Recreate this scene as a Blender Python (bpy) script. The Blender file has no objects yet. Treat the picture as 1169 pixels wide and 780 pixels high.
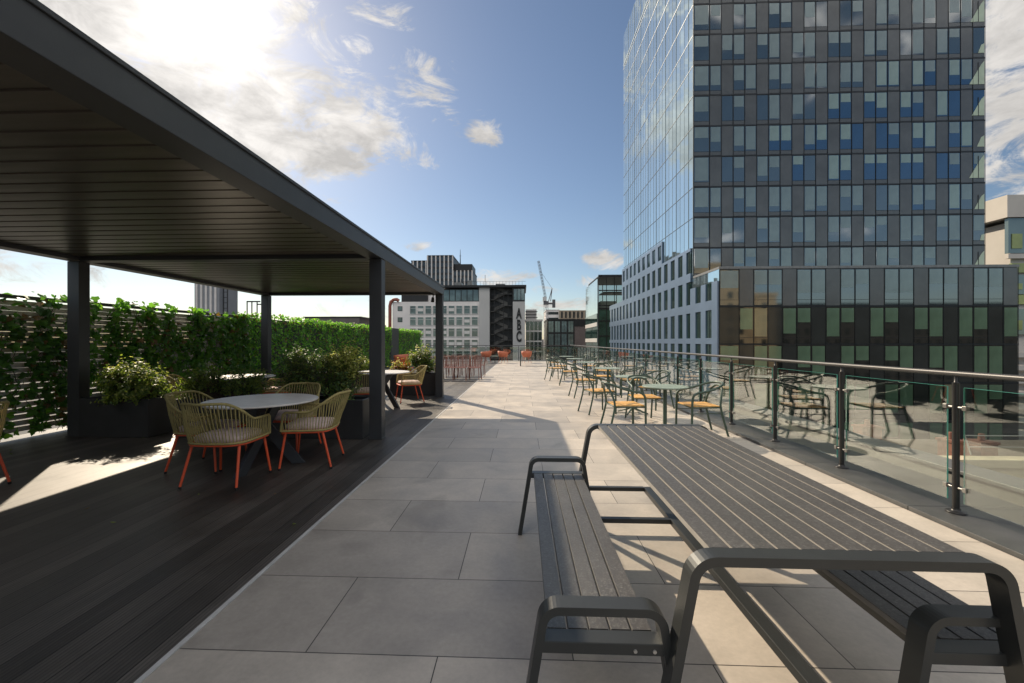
import bpy, math, random
from mathutils import Vector, Matrix
R = math.radians
random.seed(7)
sc = bpy.context.scene
COL = sc.collection

# ------------------------------------------------------------------ camera
cam_d = bpy.data.cameras.new('camera'); cam = bpy.data.objects.new('camera', cam_d); COL.objects.link(cam)
cam.location = (0, 0, 1.4)
cam.rotation_euler = (R(90), 0, 0.04)
cam_d.sensor_width = 36; cam_d.lens = 476/1169*36; cam_d.shift_x = 0.0064
cam_d.clip_start = 0.05; cam_d.clip_end = 5000
sc.camera = cam

# ------------------------------------------------------------------ sky, sun, exposure
SUN_AZ, SUN_EL = R(38), R(33.5)          # azimuth from +Y towards -X
sc.view_settings.view_transform = 'Standard'
sc.view_settings.look = 'None'
sc.view_settings.gamma = 1
sc.view_settings.use_curve_mapping = False
sc.view_settings.exposure = 0.98
SKY_STRENGTH = 0.05
SUN_STRENGTH = 3.2

W = bpy.data.worlds.new('World'); sc.world = W; W.use_nodes = True
nt = W.node_tree; nt.nodes.clear()
class NG:
    def __init__(s, t): s.t = t
    def n(s, typ, **kw):
        x = s.t.nodes.new(typ)
        for k, v in kw.items(): setattr(x, k, v)
        return x
    def put(s, sock, v):
        if hasattr(v, 'is_linked') or hasattr(v, 'links'): s.t.links.new(v, sock)
        else: sock.default_value = v
    def m(s, op, a, b=0.0, c=0.0, clamp=False):
        x = s.n('ShaderNodeMath', operation=op, use_clamp=clamp)
        s.put(x.inputs[0], a); s.put(x.inputs[1], b); s.put(x.inputs[2], c)
        return x.outputs[0]
    def noise(s, vec, scale, detail=4, rough=.55, dist=0):
        x = s.n('ShaderNodeTexNoise'); s.put(x.inputs['Vector'], vec)
        x.inputs['Scale'].default_value = scale; x.inputs['Detail'].default_value = detail
        x.inputs['Roughness'].default_value = rough; x.inputs['Distortion'].default_value = dist
        return x.outputs['Fac']
    def maprange(s, v, a, b, c=0., d=1., smooth=False):
        x = s.n('ShaderNodeMapRange'); x.interpolation_type = 'SMOOTHSTEP' if smooth else 'LINEAR'
        s.put(x.inputs['Value'], v)
        for k, q in zip(('From Min', 'From Max', 'To Min', 'To Max'), (a, b, c, d)): s.put(x.inputs[k], q)
        return x.outputs['Result']
    def mixc(s, f, a, b, mode='MIX'):
        x = s.n('ShaderNodeMix', data_type='RGBA', blend_type=mode)
        s.put(x.inputs[0], f); s.put(x.inputs[6], a); s.put(x.inputs[7], b)
        return x.outputs[2]
g = NG(nt)
tc = g.n('ShaderNodeTexCoord')
sky = g.n('ShaderNodeTexSky', sky_type='NISHITA', sun_disc=False)
sky.sun_elevation = SUN_EL; sky.sun_rotation = -SUN_AZ
sky.altitude = 60; sky.air_density = 1.0; sky.dust_density = 0.45; sky.ozone_density = 1.6
bg1 = g.n('ShaderNodeBackground'); nt.links.new(sky.outputs[0], bg1.inputs[0]); bg1.inputs[1].default_value = SKY_STRENGTH
sep = g.n('ShaderNodeSeparateXYZ'); nt.links.new(tc.outputs['Generated'], sep.inputs[0])
dx, dy, dz = sep.outputs
az = g.m('MULTIPLY', g.m('ARCTAN2', dx, dy), 57.2958)
el = g.m('MULTIPLY', g.m('ARCSINE', dz), 57.2958)
blobs = [  # azimuth, elevation, radius az, radius el, weight, tilt : the cloud banks of that day, except the added last row
    (-52, 34, 26, 26, 1.25, 0), (-37, 34, 20, 24, 1.2, .35), (-25, 29, 15, 10, 1.0, .45), (-26, 22.6, 10, 5.0, 1.2, 0),
    (-18, 35, 14, 9, .82, .6), (-4.9, 26.9, 4.2, 3.0, 1.0, 0), (-1.8, 29.7, 1.6, 1.2, .8, 0), (-11, 34, 7, 4, .5, .6), (-16, 27.5, 6, 4, .55, 0),
    (62, 24, 30, 24, 1.35, 0), (55, 8, 16, 7, .7, 0),
    (-3.5, 8.6, 9, 2.0, 1.0, 0), (11.6, 10.7, 5, 2.0, 1.0, 0), (7.4, 8.0, 7, 1.6, .75, 0), (3, 7.0, 6, 1.4, .7, 0), (0, 3.8, 44, 4.2, .72, 0), (-14, 12.6, 3.4, 1.5, .75, 0),
    (-52, 6.5, 16, 3.0, .85, 0), (-34, 5, 8, 1.6, .55, 0), (-70, 14, 16, 9, .9, 0),
    (-140, 45, 60, 38, 1.2, 0), (130, 52, 60, 34, 1.2, 0), (178, 62, 80, 26, 1.2, 0), (175, 10, 60, 7, .8, 0), (125, 16, 16, 8, .6, 0)]  # unseen clouds behind the camera, added for fill light and reflections
tot = None
for a0, e0, ra, re, w, tilt in blobs:
    u = g.m('SUBTRACT', az, a0); v = g.m('SUBTRACT', el, e0)
    if tilt: v = g.m('ADD', v, g.m('MULTIPLY', u, tilt))
    q = g.m('ADD', g.m('POWER', g.m('ABSOLUTE', g.m('DIVIDE', u, ra)), 2.0), g.m('POWER', g.m('ABSOLUTE', g.m('DIVIDE', v, re)), 2.0))
    q = g.m('MULTIPLY', g.m('SUBTRACT', 1.0, q, clamp=True), w)
    tot = q if tot is None else g.m('MAXIMUM', tot, q)
comb = g.n('ShaderNodeCombineXYZ'); nt.links.new(dx, comb.inputs[0]); nt.links.new(dy, comb.inputs[1]); nt.links.new(g.m('MULTIPLY', dz, 2.0), comb.inputs[2])
n1 = g.noise(comb.outputs[0], 9.0, 13, .70, .9)
n2 = g.noise(comb.outputs[0], 3.2, 8, .55, .6)
nn_ = g.m('SUBTRACT', g.m('ADD', g.m('MULTIPLY', n1, .66), g.m('MULTIPLY', n2, .34)), .5)
dens = g.m('ADD', g.m('MULTIPLY', g.m('SUBTRACT', tot, .55), 0.50), g.m('MULTIPLY', nn_, 1.75))
alpha = g.m('MULTIPLY', g.maprange(dens, 0.0, .24, 0, .94, smooth=True), g.maprange(tot, 0.02, .22, 0, 1, smooth=True))
shade = g.maprange(dens, .20, .75, 1.0, 0.68, smooth=True)
shade = g.m('MULTIPLY', shade, g.maprange(g.noise(comb.outputs[0], 11, 6, .6, .4), .34, .62, .74, 1.16))
# clouds are brighter towards the sun: forward scatter; those behind the camera raised as added fill
sdir = Vector((-math.sin(SUN_AZ)*math.cos(SUN_EL), math.cos(SUN_AZ)*math.cos(SUN_EL), math.sin(SUN_EL)))
dot = g.n('ShaderNodeVectorMath', operation='DOT_PRODUCT'); nt.links.new(tc.outputs['Generated'], dot.inputs[0]); dot.inputs[1].default_value = sdir
fwd = g.m('POWER', g.m('MAXIMUM', dot.outputs['Value'], 0.0), 26.0)
fw2 = g.m('POWER', g.m('MAXIMUM', dot.outputs['Value'], 0.0), 420.0)
lum = g.m('ADD', g.m('MULTIPLY', shade, g.m('ADD', g.m('ADD', .36, g.m('MULTIPLY', g.m('MAXIMUM', g.m('MULTIPLY', dy, -1.0), 0.0), 1.6)), g.m('MULTIPLY', fwd, .16))), g.m('MULTIPLY', fw2, .35))
bg2 = g.n('ShaderNodeBackground'); bg2.inputs[0].default_value = (1.0, .955, .90, 1); nt.links.new(lum, bg2.inputs[1])
mx = g.n('ShaderNodeMixShader'); nt.links.new(alpha, mx.inputs[0]); nt.links.new(bg1.outputs[0], mx.inputs[1]); nt.links.new(bg2.outputs[0], mx.inputs[2])
# aureole of the sun in the thin haze
bg3 = g.n('ShaderNodeBackground'); bg3.inputs[0].default_value = (1, .96, .88, 1)
nt.links.new(g.m('ADD', g.m('MULTIPLY', fw2, .30), g.m('MULTIPLY', fwd, .0)), bg3.inputs[1])
addw = g.n('ShaderNodeAddShader'); nt.links.new(mx.outputs[0], addw.inputs[0]); nt.links.new(bg3.outputs[0], addw.inputs[1])
wo = g.n('ShaderNodeOutputWorld'); nt.links.new(addw.outputs[0], wo.inputs[0])

sl = bpy.data.lights.new('sun', 'SUN'); sl.energy = SUN_STRENGTH; sl.angle = R(.55); sl.color = (1, .85, .65)
so = bpy.data.objects.new('sun', sl); COL.objects.link(so); so.location = (-30, 40, 40)
so.rotation_euler = sdir.to_track_quat('Z', 'Y').to_euler()

# ------------------------------------------------------------------ materials
MATS = {}
def mat(name, col, rough=.6, metal=0., var=.12, scale=6., bump=0., bscale=60., ior=1.5, coat=0., stretch=None, rvar=0.):
    m = bpy.data.materials.new(name); m.use_nodes = True; t = m.node_tree; q = NG(t)
    b = t.nodes['Principled BSDF']; co = q.n('ShaderNodeTexCoord').outputs['Object']
    if stretch:
        mp = q.n('ShaderNodeMapping'); mp.inputs['Scale'].default_value = stretch; t.links.new(co, mp.inputs[0]); co = mp.outputs[0]
    if var:
        f = q.noise(co, scale, 5, .6)
        k = q.maprange(f, .3, .7, 1-var, 1+var)
        mixn = q.n('ShaderNodeVectorMath', operation='SCALE'); mixn.inputs[0].default_value = col[:3]; t.links.new(k, mixn.inputs['Scale'])
        t.links.new(mixn.outputs[0], b.inputs['Base Color'])
    else: b.inputs['Base Color'].default_value = (*col[:3], 1)
    b.inputs['Roughness'].default_value = rough
    if rvar: t.links.new(q.maprange(q.noise(co, scale*2.3, 4), .3, .7, rough-rvar, rough+rvar), b.inputs['Roughness'])
    b.inputs['Metallic'].default_value = metal; b.inputs['IOR'].default_value = ior; b.inputs['Coat Weight'].default_value = coat
    if bump:
        bp = q.n('ShaderNodeBump'); bp.inputs['Strength'].default_value = bump; bp.inputs['Distance'].default_value = .01
        t.links.new(q.noise(co, bscale, 4, .6), bp.inputs['Height']); t.links.new(bp.outputs[0], b.inputs['Normal'])
    MATS[name] = m; return m

def tile_mat():
    m = bpy.data.materials.new('porcelain_paving'); m.use_nodes = True; t = m.node_tree; q = NG(t); b = t.nodes['Principled BSDF']
    co = q.n('ShaderNodeTexCoord').outputs['Object']
    mp = q.n('ShaderNodeMapping'); mp.inputs['Location'].default_value = (.375, -.04+.6, 0); t.links.new(co, mp.inputs[0])
    br = q.n('ShaderNodeTexBrick'); t.links.new(mp.outputs[0], br.inputs['Vector'])
    br.offset = .5; br.offset_frequency = 2; br.squash = 1
    for k, v in (('Scale', 1), ('Mortar Size', .0028), ('Mortar Smooth', .1), ('Brick Width', 1.2), ('Row Height', .6), ('Bias', 0)): br.inputs[k].default_value = v
    br.inputs['Color1'].default_value = (.51, .45, .38, 1); br.inputs['Color2'].default_value = (.37, .33, .285, 1); br.inputs['Mortar'].default_value = (.05, .045, .04, 1)
    n = q.noise(co, 2.2, 8, .62, .4); n2 = q.noise(co, 34, 6, .7)
    k = q.m('MULTIPLY', q.maprange(n, .3, .7, .80, 1.15), q.maprange(n2, .25, .75, .88, 1.08))
    st = q.maprange(q.noise(co, .9, 3, .5, 1.5), .55, .72, 1.0, .80, True)
    sx = q.n('ShaderNodeVectorMath', operation='SCALE'); t.links.new(br.outputs['Color'], sx.inputs[0]); t.links.new(q.m('MULTIPLY', k, st), sx.inputs['Scale'])
    t.links.new(sx.outputs[0], b.inputs['Base Color'])
    t.links.new(q.maprange(n, .3, .7, .42, .62), b.inputs['Roughness'])
    bp = q.n('ShaderNodeBump'); bp.inputs['Strength'].default_value = .35; bp.inputs['Distance'].default_value = .004
    t.links.new(q.m('ADD', q.m('MULTIPLY', n2, .12), q.m('MULTIPLY', br.outputs['Fac'], -1.0)), bp.inputs['Height']); t.links.new(bp.outputs[0], b.inputs['Normal'])
    return m
def deck_mat():
    m = bpy.data.materials.new('charcoal_deck_boards'); m.use_nodes = True; t = m.node_tree; q = NG(t); b = t.nodes['Principled BSDF']
    co = q.n('ShaderNodeTexCoord').outputs['Object']; s = q.n('ShaderNodeSeparateXYZ'); t.links.new(co, s.inputs[0]); x = s.outputs[0]
    fr = q.m('FRACT', q.m('DIVIDE', q.m('ADD', x, 50.0), .146))          # boards
    gap = q.m('GREATER_THAN', q.m('ABSOLUTE', q.m('SUBTRACT', fr, .5)), .478)
    fg = q.m('FRACT', q.m('MULTIPLY', fr, 7.0)); groove = q.m('GREATER_THAN', q.m('ABSOLUTE', q.m('SUBTRACT', fg, .5)), .33)
    idx = q.m('FLOOR', q.m('DIVIDE', q.m('ADD', x, 50.0), .146))
    wn = q.n('ShaderNodeTexWhiteNoise', noise_dimensions='1D'); t.links.new(idx, wn.inputs['W'])
    mp = q.n('ShaderNodeMapping'); mp.inputs['Scale'].default_value = (40, 1.6, 1); t.links.new(co, mp.inputs[0])
    n = q.noise(mp.outputs[0], 1.0, 6, .65); n2 = q.noise(co, 1.4, 6, .6, .6)
    k = q.m('MULTIPLY', q.maprange(n, .3, .7, .72, 1.25), q.m('ADD', .62, q.m('MULTIPLY', wn.outputs[0], .80)))
    k = q.m('MULTIPLY', k, q.maprange(n2, .35, .7, .75, 1.55)); k = q.m('ADD', k, q.m('MULTIPLY', q.maprange(q.noise(co, 160, 2), .70, .78, 0, 1), .9)); k = q.m('MULTIPLY', k, q.m('SUBTRACT', 1.0, q.m('MULTIPLY', gap, .95)))
    k = q.m('MULTIPLY', k, q.m('SUBTRACT', 1.0, q.m('MULTIPLY', groove, .42)))
    sx = q.n('ShaderNodeVectorMath', operation='SCALE'); sx.inputs[0].default_value = (.070, .062, .054); t.links.new(k, sx.inputs['Scale'])
    t.links.new(sx.outputs[0], b.inputs['Base Color']); t.links.new(q.maprange(n2, .3, .7, .42, .6), b.inputs['Roughness'])
    bp = q.n('ShaderNodeBump'); bp.inputs['Strength'].default_value = .9; bp.inputs['Distance'].default_value = .009
    t.links.new(q.m('SUBTRACT', q.m('MULTIPLY', n, .15), q.m('ADD', q.m('MULTIPLY', gap, 1.0), q.m('MULTIPLY', groove, .35))), bp.inputs['Height']); t.links.new(bp.outputs[0], b.inputs['Normal'])
    return m
def leaf_mat(name, col, tr=.45):
    m = bpy.data.materials.new(name); m.use_nodes = True; t = m.node_tree; q = NG(t); b = t.nodes['Principled BSDF']
    co = q.n('ShaderNodeTexCoord').outputs['Object']
    k = q.maprange(q.noise(co, 9, 3), .3, .7, .65, 1.4)
    sx = q.n('ShaderNodeVectorMath', operation='SCALE'); sx.inputs[0].default_value = col; t.links.new(k, sx.inputs['Scale'])
    t.links.new(sx.outputs[0], b.inputs['Base Color']); b.inputs['Roughness'].default_value = .45
    tl = q.n('ShaderNodeBsdfTranslucent'); tc2 = tuple(min(1, c*f) for c, f in zip(col, (2.6, 2.6, 1.2)))
    tl.inputs[0].default_value = (*tc2, 1); ms = q.n('ShaderNodeMixShader'); ms.inputs[0].default_value = tr
    t.links.new(b.outputs[0], ms.inputs[1]); t.links.new(tl.outputs[0], ms.inputs[2]); t.links.new(ms.outputs[0], t.nodes['Material Output'].inputs[0])
    return m
def clear_glass():
    m = bpy.data.materials.new('balustrade_glass'); m.use_nodes = True; t = m.node_tree; q = NG(t); t.nodes.remove(t.nodes['Principled BSDF'])
    tr = q.n('ShaderNodeBsdfTransparent'); tr.inputs[0].default_value = (.74, .79, .76, 1)
    gl = q.n('ShaderNodeBsdfGlossy'); gl.inputs[0].default_value = (1, 1, 1, 1); gl.inputs['Roughness'].default_value = .004
    ge = q.n('ShaderNodeNewGeometry'); dt = q.n('ShaderNodeVectorMath', operation='DOT_PRODUCT'); t.links.new(ge.outputs['Normal'], dt.inputs[0]); t.links.new(ge.outputs['Incoming'], dt.inputs[1])
    f = q.m('ADD', .085, q.m('MULTIPLY', .90, q.m('POWER', q.m('SUBTRACT', 1.0, q.m('ABSOLUTE', dt.outputs['Value'])), 4.2)))
    ms = q.n('ShaderNodeMixShader'); t.links.new(f, ms.inputs[0]); t.links.new(tr.outputs[0], ms.inputs[1]); t.links.new(gl.outputs[0], ms.inputs[2])
    t.links.new(ms.outputs[0], t.nodes['Material Output'].inputs[0]); return m
def mirror_facade():
    m = mat('sky_reflecting_curtain_glass', (.50, .58, .62), .03, .9, 0)
    t = m.node_tree; q = NG(t); b = t.nodes['Principled BSDF']; co = q.n('ShaderNodeTexCoord').outputs['Object']
    s = q.n('ShaderNodeSeparateXYZ'); t.links.new(co, s.inputs[0])
    py = q.m('FLOOR', q.m('DIVIDE', s.outputs[1], 1.48)); pz = q.m('FLOOR', q.m('DIVIDE', q.m('SUBTRACT', s.outputs[2], 13.45), 3.91))
    c = q.n('ShaderNodeCombineXYZ'); t.links.new(py, c.inputs[0]); t.links.new(pz, c.inputs[1])
    wn = q.n('ShaderNodeTexWhiteNoise', noise_dimensions='3D'); t.links.new(c.outputs[0], wn.inputs['Vector'])
    nm = q.n('ShaderNodeVectorMath', operation='SUBTRACT'); t.links.new(wn.outputs['Color'], nm.inputs[0]); nm.inputs[1].default_value = (.5, .5, .5)
    ns = q.n('ShaderNodeVectorMath', operation='SCALE'); t.links.new(nm.outputs[0], ns.inputs[0]); ns.inputs['Scale'].default_value = .022
    ge = q.n('ShaderNodeNewGeometry'); ad = q.n('ShaderNodeVectorMath', operation='ADD'); t.links.new(ns.outputs[0], ad.inputs[0]); t.links.new(ge.outputs['Normal'], ad.inputs[1])
    t.links.new(ad.outputs[0], b.inputs['Normal'])
    k = q.maprange(wn.outputs['Value'], 0, 1, .9, 1.1); sx = q.n('ShaderNodeVectorMath', operation='SCALE'); sx.inputs[0].default_value = (.46, .60, .66); t.links.new(k, sx.inputs['Scale'])
    t.links.new(sx.outputs[0], b.inputs['Base Color'])
    return m
def speckle_mat(name, base, spots):
    m = mat(name, base, .5, 0, 0); t = m.node_tree; q = NG(t); b = t.nodes['Principled BSDF']; co = q.n('ShaderNodeTexCoord').outputs['Object']
    f = q.maprange(q.noise(co, 130, 3, .7, .3), .52, .66, 0, 1); f2 = q.maprange(q.noise(co, 3, 4), .3, .7, .85, 1.15)
    c = q.mixc(f, (*base, 1), (*spots, 1)); sx = q.n('ShaderNodeVectorMath', operation='SCALE'); t.links.new(c, sx.inputs[0]); t.links.new(f2, sx.inputs['Scale'])
    t.links.new(sx.outputs[0], b.inputs['Base Color']); t.links.new(q.maprange(q.noise(co, 90, 3), .3, .7, .34, .56), b.inputs['Roughness']); return m

M_tile = tile_mat(); M_deck = deck_mat()
M_alu = mat('brushed_aluminium', (.55, .55, .54), .32, .9, .08, 20)
M_perg = mat('anthracite_powder_coat', (.042, .045, .050), .42, .1, .10, 3, .08, 400)
M_louv = mat('louvre_blade_paint', (.115, .098, .082), .34, .4, .2, 2.0, .05, 40, stretch=(1, 5, 1))
M_post = mat('dark_rail_post', (.030, .029, .028), .38, .4, .12, 12)
M_rail = mat('handrail_metal', (.055, .053, .052), .42, .3, .1, 8)
M_clamp = mat('satin_steel_clamp', (.22, .215, .20), .35, .7, .1, 20); M_glass = clear_glass(); M_gedge = mat('green_glass_edge', (.08, .34, .27), .15, 0, .1, 10)
M_cope = mat('dark_granite_coping', (.060, .061, .060), .36, 0, .25, 5, .15, 120)
M_flash = mat('grey_metal_flashing', (.20, .20, .195), .42, .5, .15, 3)
M_fence = mat('weathered_grey_slats', (.52, .48, .44), .7, 0, .2, 4, .2, 50, stretch=(1, .4, 6))
M_fpost = mat('fence_post_paint', (.05, .05, .048), .6, 0, .15, 5)
M_ptable = speckle_mat('speckled_grey_slats', (.066, .062, .058), (.125, .12, .113))
M_sedge = mat('pale_slat_edge', (.34, .32, .29), .6, 0, .1, 20)  # for sun-facing slat sides only: the sunlit gap line put into colour
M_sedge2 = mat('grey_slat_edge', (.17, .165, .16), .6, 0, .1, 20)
M_pframe = mat('dark_grey_steel_frame', (.046, .049, .049), .40, .4, .08, 6, .06, 500)
M_green = mat('sage_green_tube', (.050, .082, .060), .42, .1, .12, 8)
M_greentop = mat('sage_green_tabletop', (.22, .27, .215), .45, 0, .08, 6)
M_wood = mat('orange_oiled_teak', (.66, .36, .10), .5, 0, .25, 5, .2, 60, stretch=(1, 8, 1))
M_rope = mat('olive_rope', (.40, .33, .13), .8, 0, .15, 30, .4, 300)
M_cush = mat('pale_pink_cushion', (.76, .60, .56), .9, 0, .22, 7, .3, 60)
M_orange = mat('orange_red_steel', (.78, .105, .035), .42, 0, .08, 12)
M_rubber = mat('black_rubber', (.02, .02, .02), .8, 0, 0)
M_ttop = mat('grey_ceramic_tabletop', (.74, .70, .66), .36, 0, .10, 8)
M_planter = mat('charcoal_planter', (.032, .033, .035), .5, .1, .15, 4, .1, 90)
M_soil = mat('dark_soil', (.04, .028, .02), .95, 0, .4, 20, 1, 60)
M_rust = mat('terracotta_metal', (.18, .058, .036), .5, 0, .1, 10)
M_tub = mat('orange_tub_plastic', (.52, .15, .075), .55, 0, .1, 10)
M_bark = mat('grey_bark', (.10, .075, .05), .9, 0, .3, 20, .5, 80)
L_ivy = leaf_mat('ivy_leaf_dark', (.052, .130, .030), .45); L_ivy2 = leaf_mat('ivy_leaf_green', (.092, .22, .038), .5); L_ivy3 = leaf_mat('ivy_leaf_fresh', (.11, .22, .030), .5); L_dry = leaf_mat('dry_leaf_brown', (.16, .10, .04), .3)
L_h1 = leaf_mat('hedge_leaf_green', (.11, .27, .034), .5); L_h2 = leaf_mat('hedge_leaf_bright', (.20, .42, .05), .5)
L_b1 = leaf_mat('shrub_leaf_dark', (.065, .12, .036), .4); L_b2 = leaf_mat('shrub_leaf_olive', (.16, .21, .05), .45); L_b3 = leaf_mat('shrub_leaf_cream', (.50, .50, .17), .4)
L_red = leaf_mat('shrub_leaf_red', (.30, .06, .03), .4); L_fl = leaf_mat('pale_blossom', (.55, .45, .40), .3)

# ------------------------------------------------------------------ mesh helpers
class MB:
    def __init__(s): s.v = []; s.f = []; s.mi = []; s.sm = []; s.mats = []
    def slot(s, m):
        if m not in s.mats: s.mats.append(m)
        return s.mats.index(m)
    def add(s, vs, fs, m, smooth=False):
        b = len(s.v); s.v += [tuple(v) for v in vs]; k = s.slot(m)
        for f in fs: s.f.append(tuple(b+i for i in f)); s.mi.append(k); s.sm.append(smooth)
    def box(s, x0, y0, z0, x1, y1, z1, m, M=None):
        vs = [Vector((x, y, z)) for z in (z0, z1) for y in (y0, y1) for x in (x0, x1)]
        if M: vs = [M @ v for v in vs]
        s.add(vs, [(0, 2, 3, 1), (4, 5, 7, 6), (0, 1, 5, 4), (2, 6, 7, 3), (0, 4, 6, 2), (1, 3, 7, 5)], m)
    def prism(s, pts, axis, a, b, m, smooth=False):
        """2-d polygon extruded along an axis; pts in the plane of the two other axes"""
        def P(p, q): return {'x': (q, p[0], p[1]), 'y': (p[0], q, p[1]), 'z': (p[0], p[1], q)}[axis]
        n = len(pts); vs = [P(p, a) for p in pts] + [P(p, b) for p in pts]
        s.add(vs, [tuple(range(n)), tuple(range(2*n-1, n-1, -1))], m); s.add(vs, [(i, i+n, (i+1) % n+n, (i+1) % n) for i in range(n)], m, smooth)
    def cyl(s, p0, p1, r0, m, r1=None, n=12, caps=True, smooth=True):
        s.tube([p0, p1], [r0, r0 if r1 is None else r1], m, n, caps, smooth)
    def tube(s, pts, r, m, n=8, caps=True, smooth=True, closed=False):
        pts = [Vector(p) for p in pts]; N = len(pts); rs = r if isinstance(r, (list, tuple)) else [r]*N
        vs = []; ref = None
        for i, p in enumerate(pts):
            if closed: t = pts[(i+1) % N]-pts[i-1]
            else: t = pts[min(i+1, N-1)]-pts[max(i-1, 0)]
            t = t.normalized() if t.length > 1e-9 else Vector((0, 0, 1))
            if ref is None: ref = Vector((1, 0, 0)) if abs(t.x) < .9 else Vector((0, 1, 0))
            a = (ref-t*ref.dot(t)); a = a.normalized() if a.length > 1e-6 else t.orthogonal().normalized()
            ref = a; b = t.cross(a)
            for k in range(n):
                w = 2*math.pi*k/n; vs.append(p+(a*math.cos(w)+b*math.sin(w))*rs[i])
        fs = []
        for i in range(N if closed else N-1):
            j = (i+1) % N
            for k in range(n): fs.append((i*n+k, i*n+(k+1) % n, j*n+(k+1) % n, j*n+k))
        s.add(vs, fs, m, smooth)
        if caps and not closed: s.add(vs, [tuple(range(n-1, -1, -1)), tuple(range((N-1)*n, N*n))], m)
    def lathe(s, prof, m, n=32, c=(0, 0), smooth=True):
        vs = []; fs = []
        for r, z in prof:
            for k in range(n): w = 2*math.pi*k/n; vs.append((c[0]+r*math.cos(w), c[1]+r*math.sin(w), z))
        for i in range(len(prof)-1):
            for k in range(n): fs.append((i*n+k, i*n+(k+1) % n, (i+1)*n+(k+1) % n, (i+1)*n+k))
        s.add(vs, fs, m, smooth)
        s.add(vs, [tuple(range(n-1, -1, -1)), tuple(range((len(prof)-1)*n, len(prof)*n))], m)
    def build(s, name, parent=None, loc=(0, 0, 0), rotz=0, bevel=0, seg=2):
        me = bpy.data.meshes.new(name); me.from_pydata(s.v, [], s.f)
        for m in s.mats: me.materials.append(m)
        me.polygons.foreach_set('material_index', s.mi); me.polygons.foreach_set('use_smooth', s.sm); me.update()
        o = bpy.data.objects.new(name, me); COL.objects.link(o); o.location = loc; o.rotation_euler = (0, 0, rotz)
        if parent: o.parent = parent
        if bevel:
            b = o.modifiers.new('bevel', 'BEVEL'); b.width = bevel; b.segments = seg; b.limit_method = 'ANGLE'; b.angle_limit = R(40); b.harden_normals = False
        return o
def tag(o, label=None, cat=None, group=None, kind=None):
    for k, v in (('label', label), ('category', cat), ('group', group), ('kind', kind)):
        if v: o[k] = v
    return o
def thing(name, label, cat, loc=(0, 0, 0), rotz=0, group=None):
    o = bpy.data.objects.new(name, None); o.empty_display_size = .2; COL.objects.link(o); o.location = loc; o.rotation_euler = (0, 0, rotz)
    return tag(o, label, cat, group)
def children(o): return [c for c in bpy.data.objects if c.parent == o]
def dup(root, loc=None, rotz=None, label=None, group=None):
    def cp(o, par):
        c = o.copy(); COL.objects.link(c); c.parent = par
        for ch in kids.get(o.name, []): cp(ch, c)
        return c
    kids = {}
    for o in bpy.data.objects:
        if o.parent: kids.setdefault(o.parent.name, []).append(o)
    r = cp(root, None)
    if loc is not None: r.location = loc
    if rotz is not None: r.rotation_euler = (0, 0, rotz)
    if label: r['label'] = label
    if group: r['group'] = group
    return r
def arc(cx, cy, r, a0, a1, n=6): return [(cx+r*math.cos(R(a0+(a1-a0)*i/n)), cy+r*math.sin(R(a0+(a1-a0)*i/n))) for i in range(n+1)]

# ================================================================== THE SETTING
b = MB(); b.box(-1500, -900, -22.5, 1500, 2500, -22, mat('asphalt_and_city_floor', (.07, .07, .068), .9, 0, .4, .02)); b.build('ground'); tag(bpy.data.objects['ground'], kind='structure')
# terrace building body
b = MB(); b.box(-7.6, -14, -21.98, 4.15, 31, -.20, mat('terrace_building_render', (.32, .30, .27), .8, 0, .15, 1)); tag(b.build('terrace_slab'), kind='structure')
b = MB(); b.box(-1.56, -13.9, -.19, 3.20, 30.6, 0, M_tile); tag(b.build('paving'), kind='structure')
b = MB(); b.box(-7.55, -13.9, -.19, -1.60, 30.6, -.004, M_deck); tag(b.build('decking'), kind='structure')
b = MB(); b.box(-1.588, -13.9, -.19, -1.562, 30.6, .005, mat('pale_edge_trim', (.52, .51, .49), .5, 0, .15, 8)); tag(b.build('deck_edge_strip'), kind='structure')

# coping, gutter and outer parapet along the right side
b = MB()
for i in range(36):
    y0 = -13.9+1.25*i; b.box(3.205, y0, -.19, 4.14, min(y0+1.246, 30.6), .035, M_cope)
o = b.build('parapet_coping', bevel=.004); tag(o, kind='structure')
pw = thing('parapet_wall', 'long low grey parapet wall with metal capping outside the glass balustrade', 'parapet', (4.9, 0, -.4))
b = MB(); b.box(-.13, -14, -.6, .17, 31, .36, mat('rendered_upstand', (.15, .145, .13), .75, 0, .25, 2)); b.build('wall', pw)
b = MB()
for i in range(18): b.box(-.17, -14+2.5*i, .362, .21, -14+2.5*i+2.494, .40, M_flash)
b.build('capping', pw, bevel=.004)
b = MB(); b.box(4.15, -14, -21.9, 5.1, 31, -.75, MATS['rendered_upstand']); tag(b.build('outer_ledge'), kind='structure')

# ------------------------------------------------------------------ pergola
pg = thing('pergola', 'long dark grey louvred pergola over the decking', 'pergola', (-2.0, 0, 0))
def pp(b, name, bevel=.004): o = b.build(name, pg, loc=(2.0, 0, 0), bevel=bevel); return o
XR, XL = -2.0, -6.72
YP = [-8.05, -3.35, 1.35, 6.05, 10.62]
for i, y in enumerate(YP):
    for x0, x1 in ((XR-.19, XR-.01), (XL+.01, XL+.19)):
        b = MB(); b.box(x0, y-.16, .0, x1, y-.0, 2.585, M_perg); b.box(x0-.01, y-.17, -.003, x1+.01, y+.01, .012, M_perg); pp(b, 'post')
zb, zt = 2.59, 2.80
for (x0, x1) in ((XR-.22, XR), (XL, XL+.22)):
    b = MB(); b.box(x0, YP[0]-.16, zb, x1, YP[-1], zt, M_perg)
    if x1 == XR:
        b.box(XR+.002, YP[0]-.16, zt-.025, XR+.012, YP[-1], zt+.004, M_perg); b.box(XR-.232, YP[0], zb+.02, XR-.222, YP[-1]-.2, zb+.045, M_alu)
    pp(b, 'beam')
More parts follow.
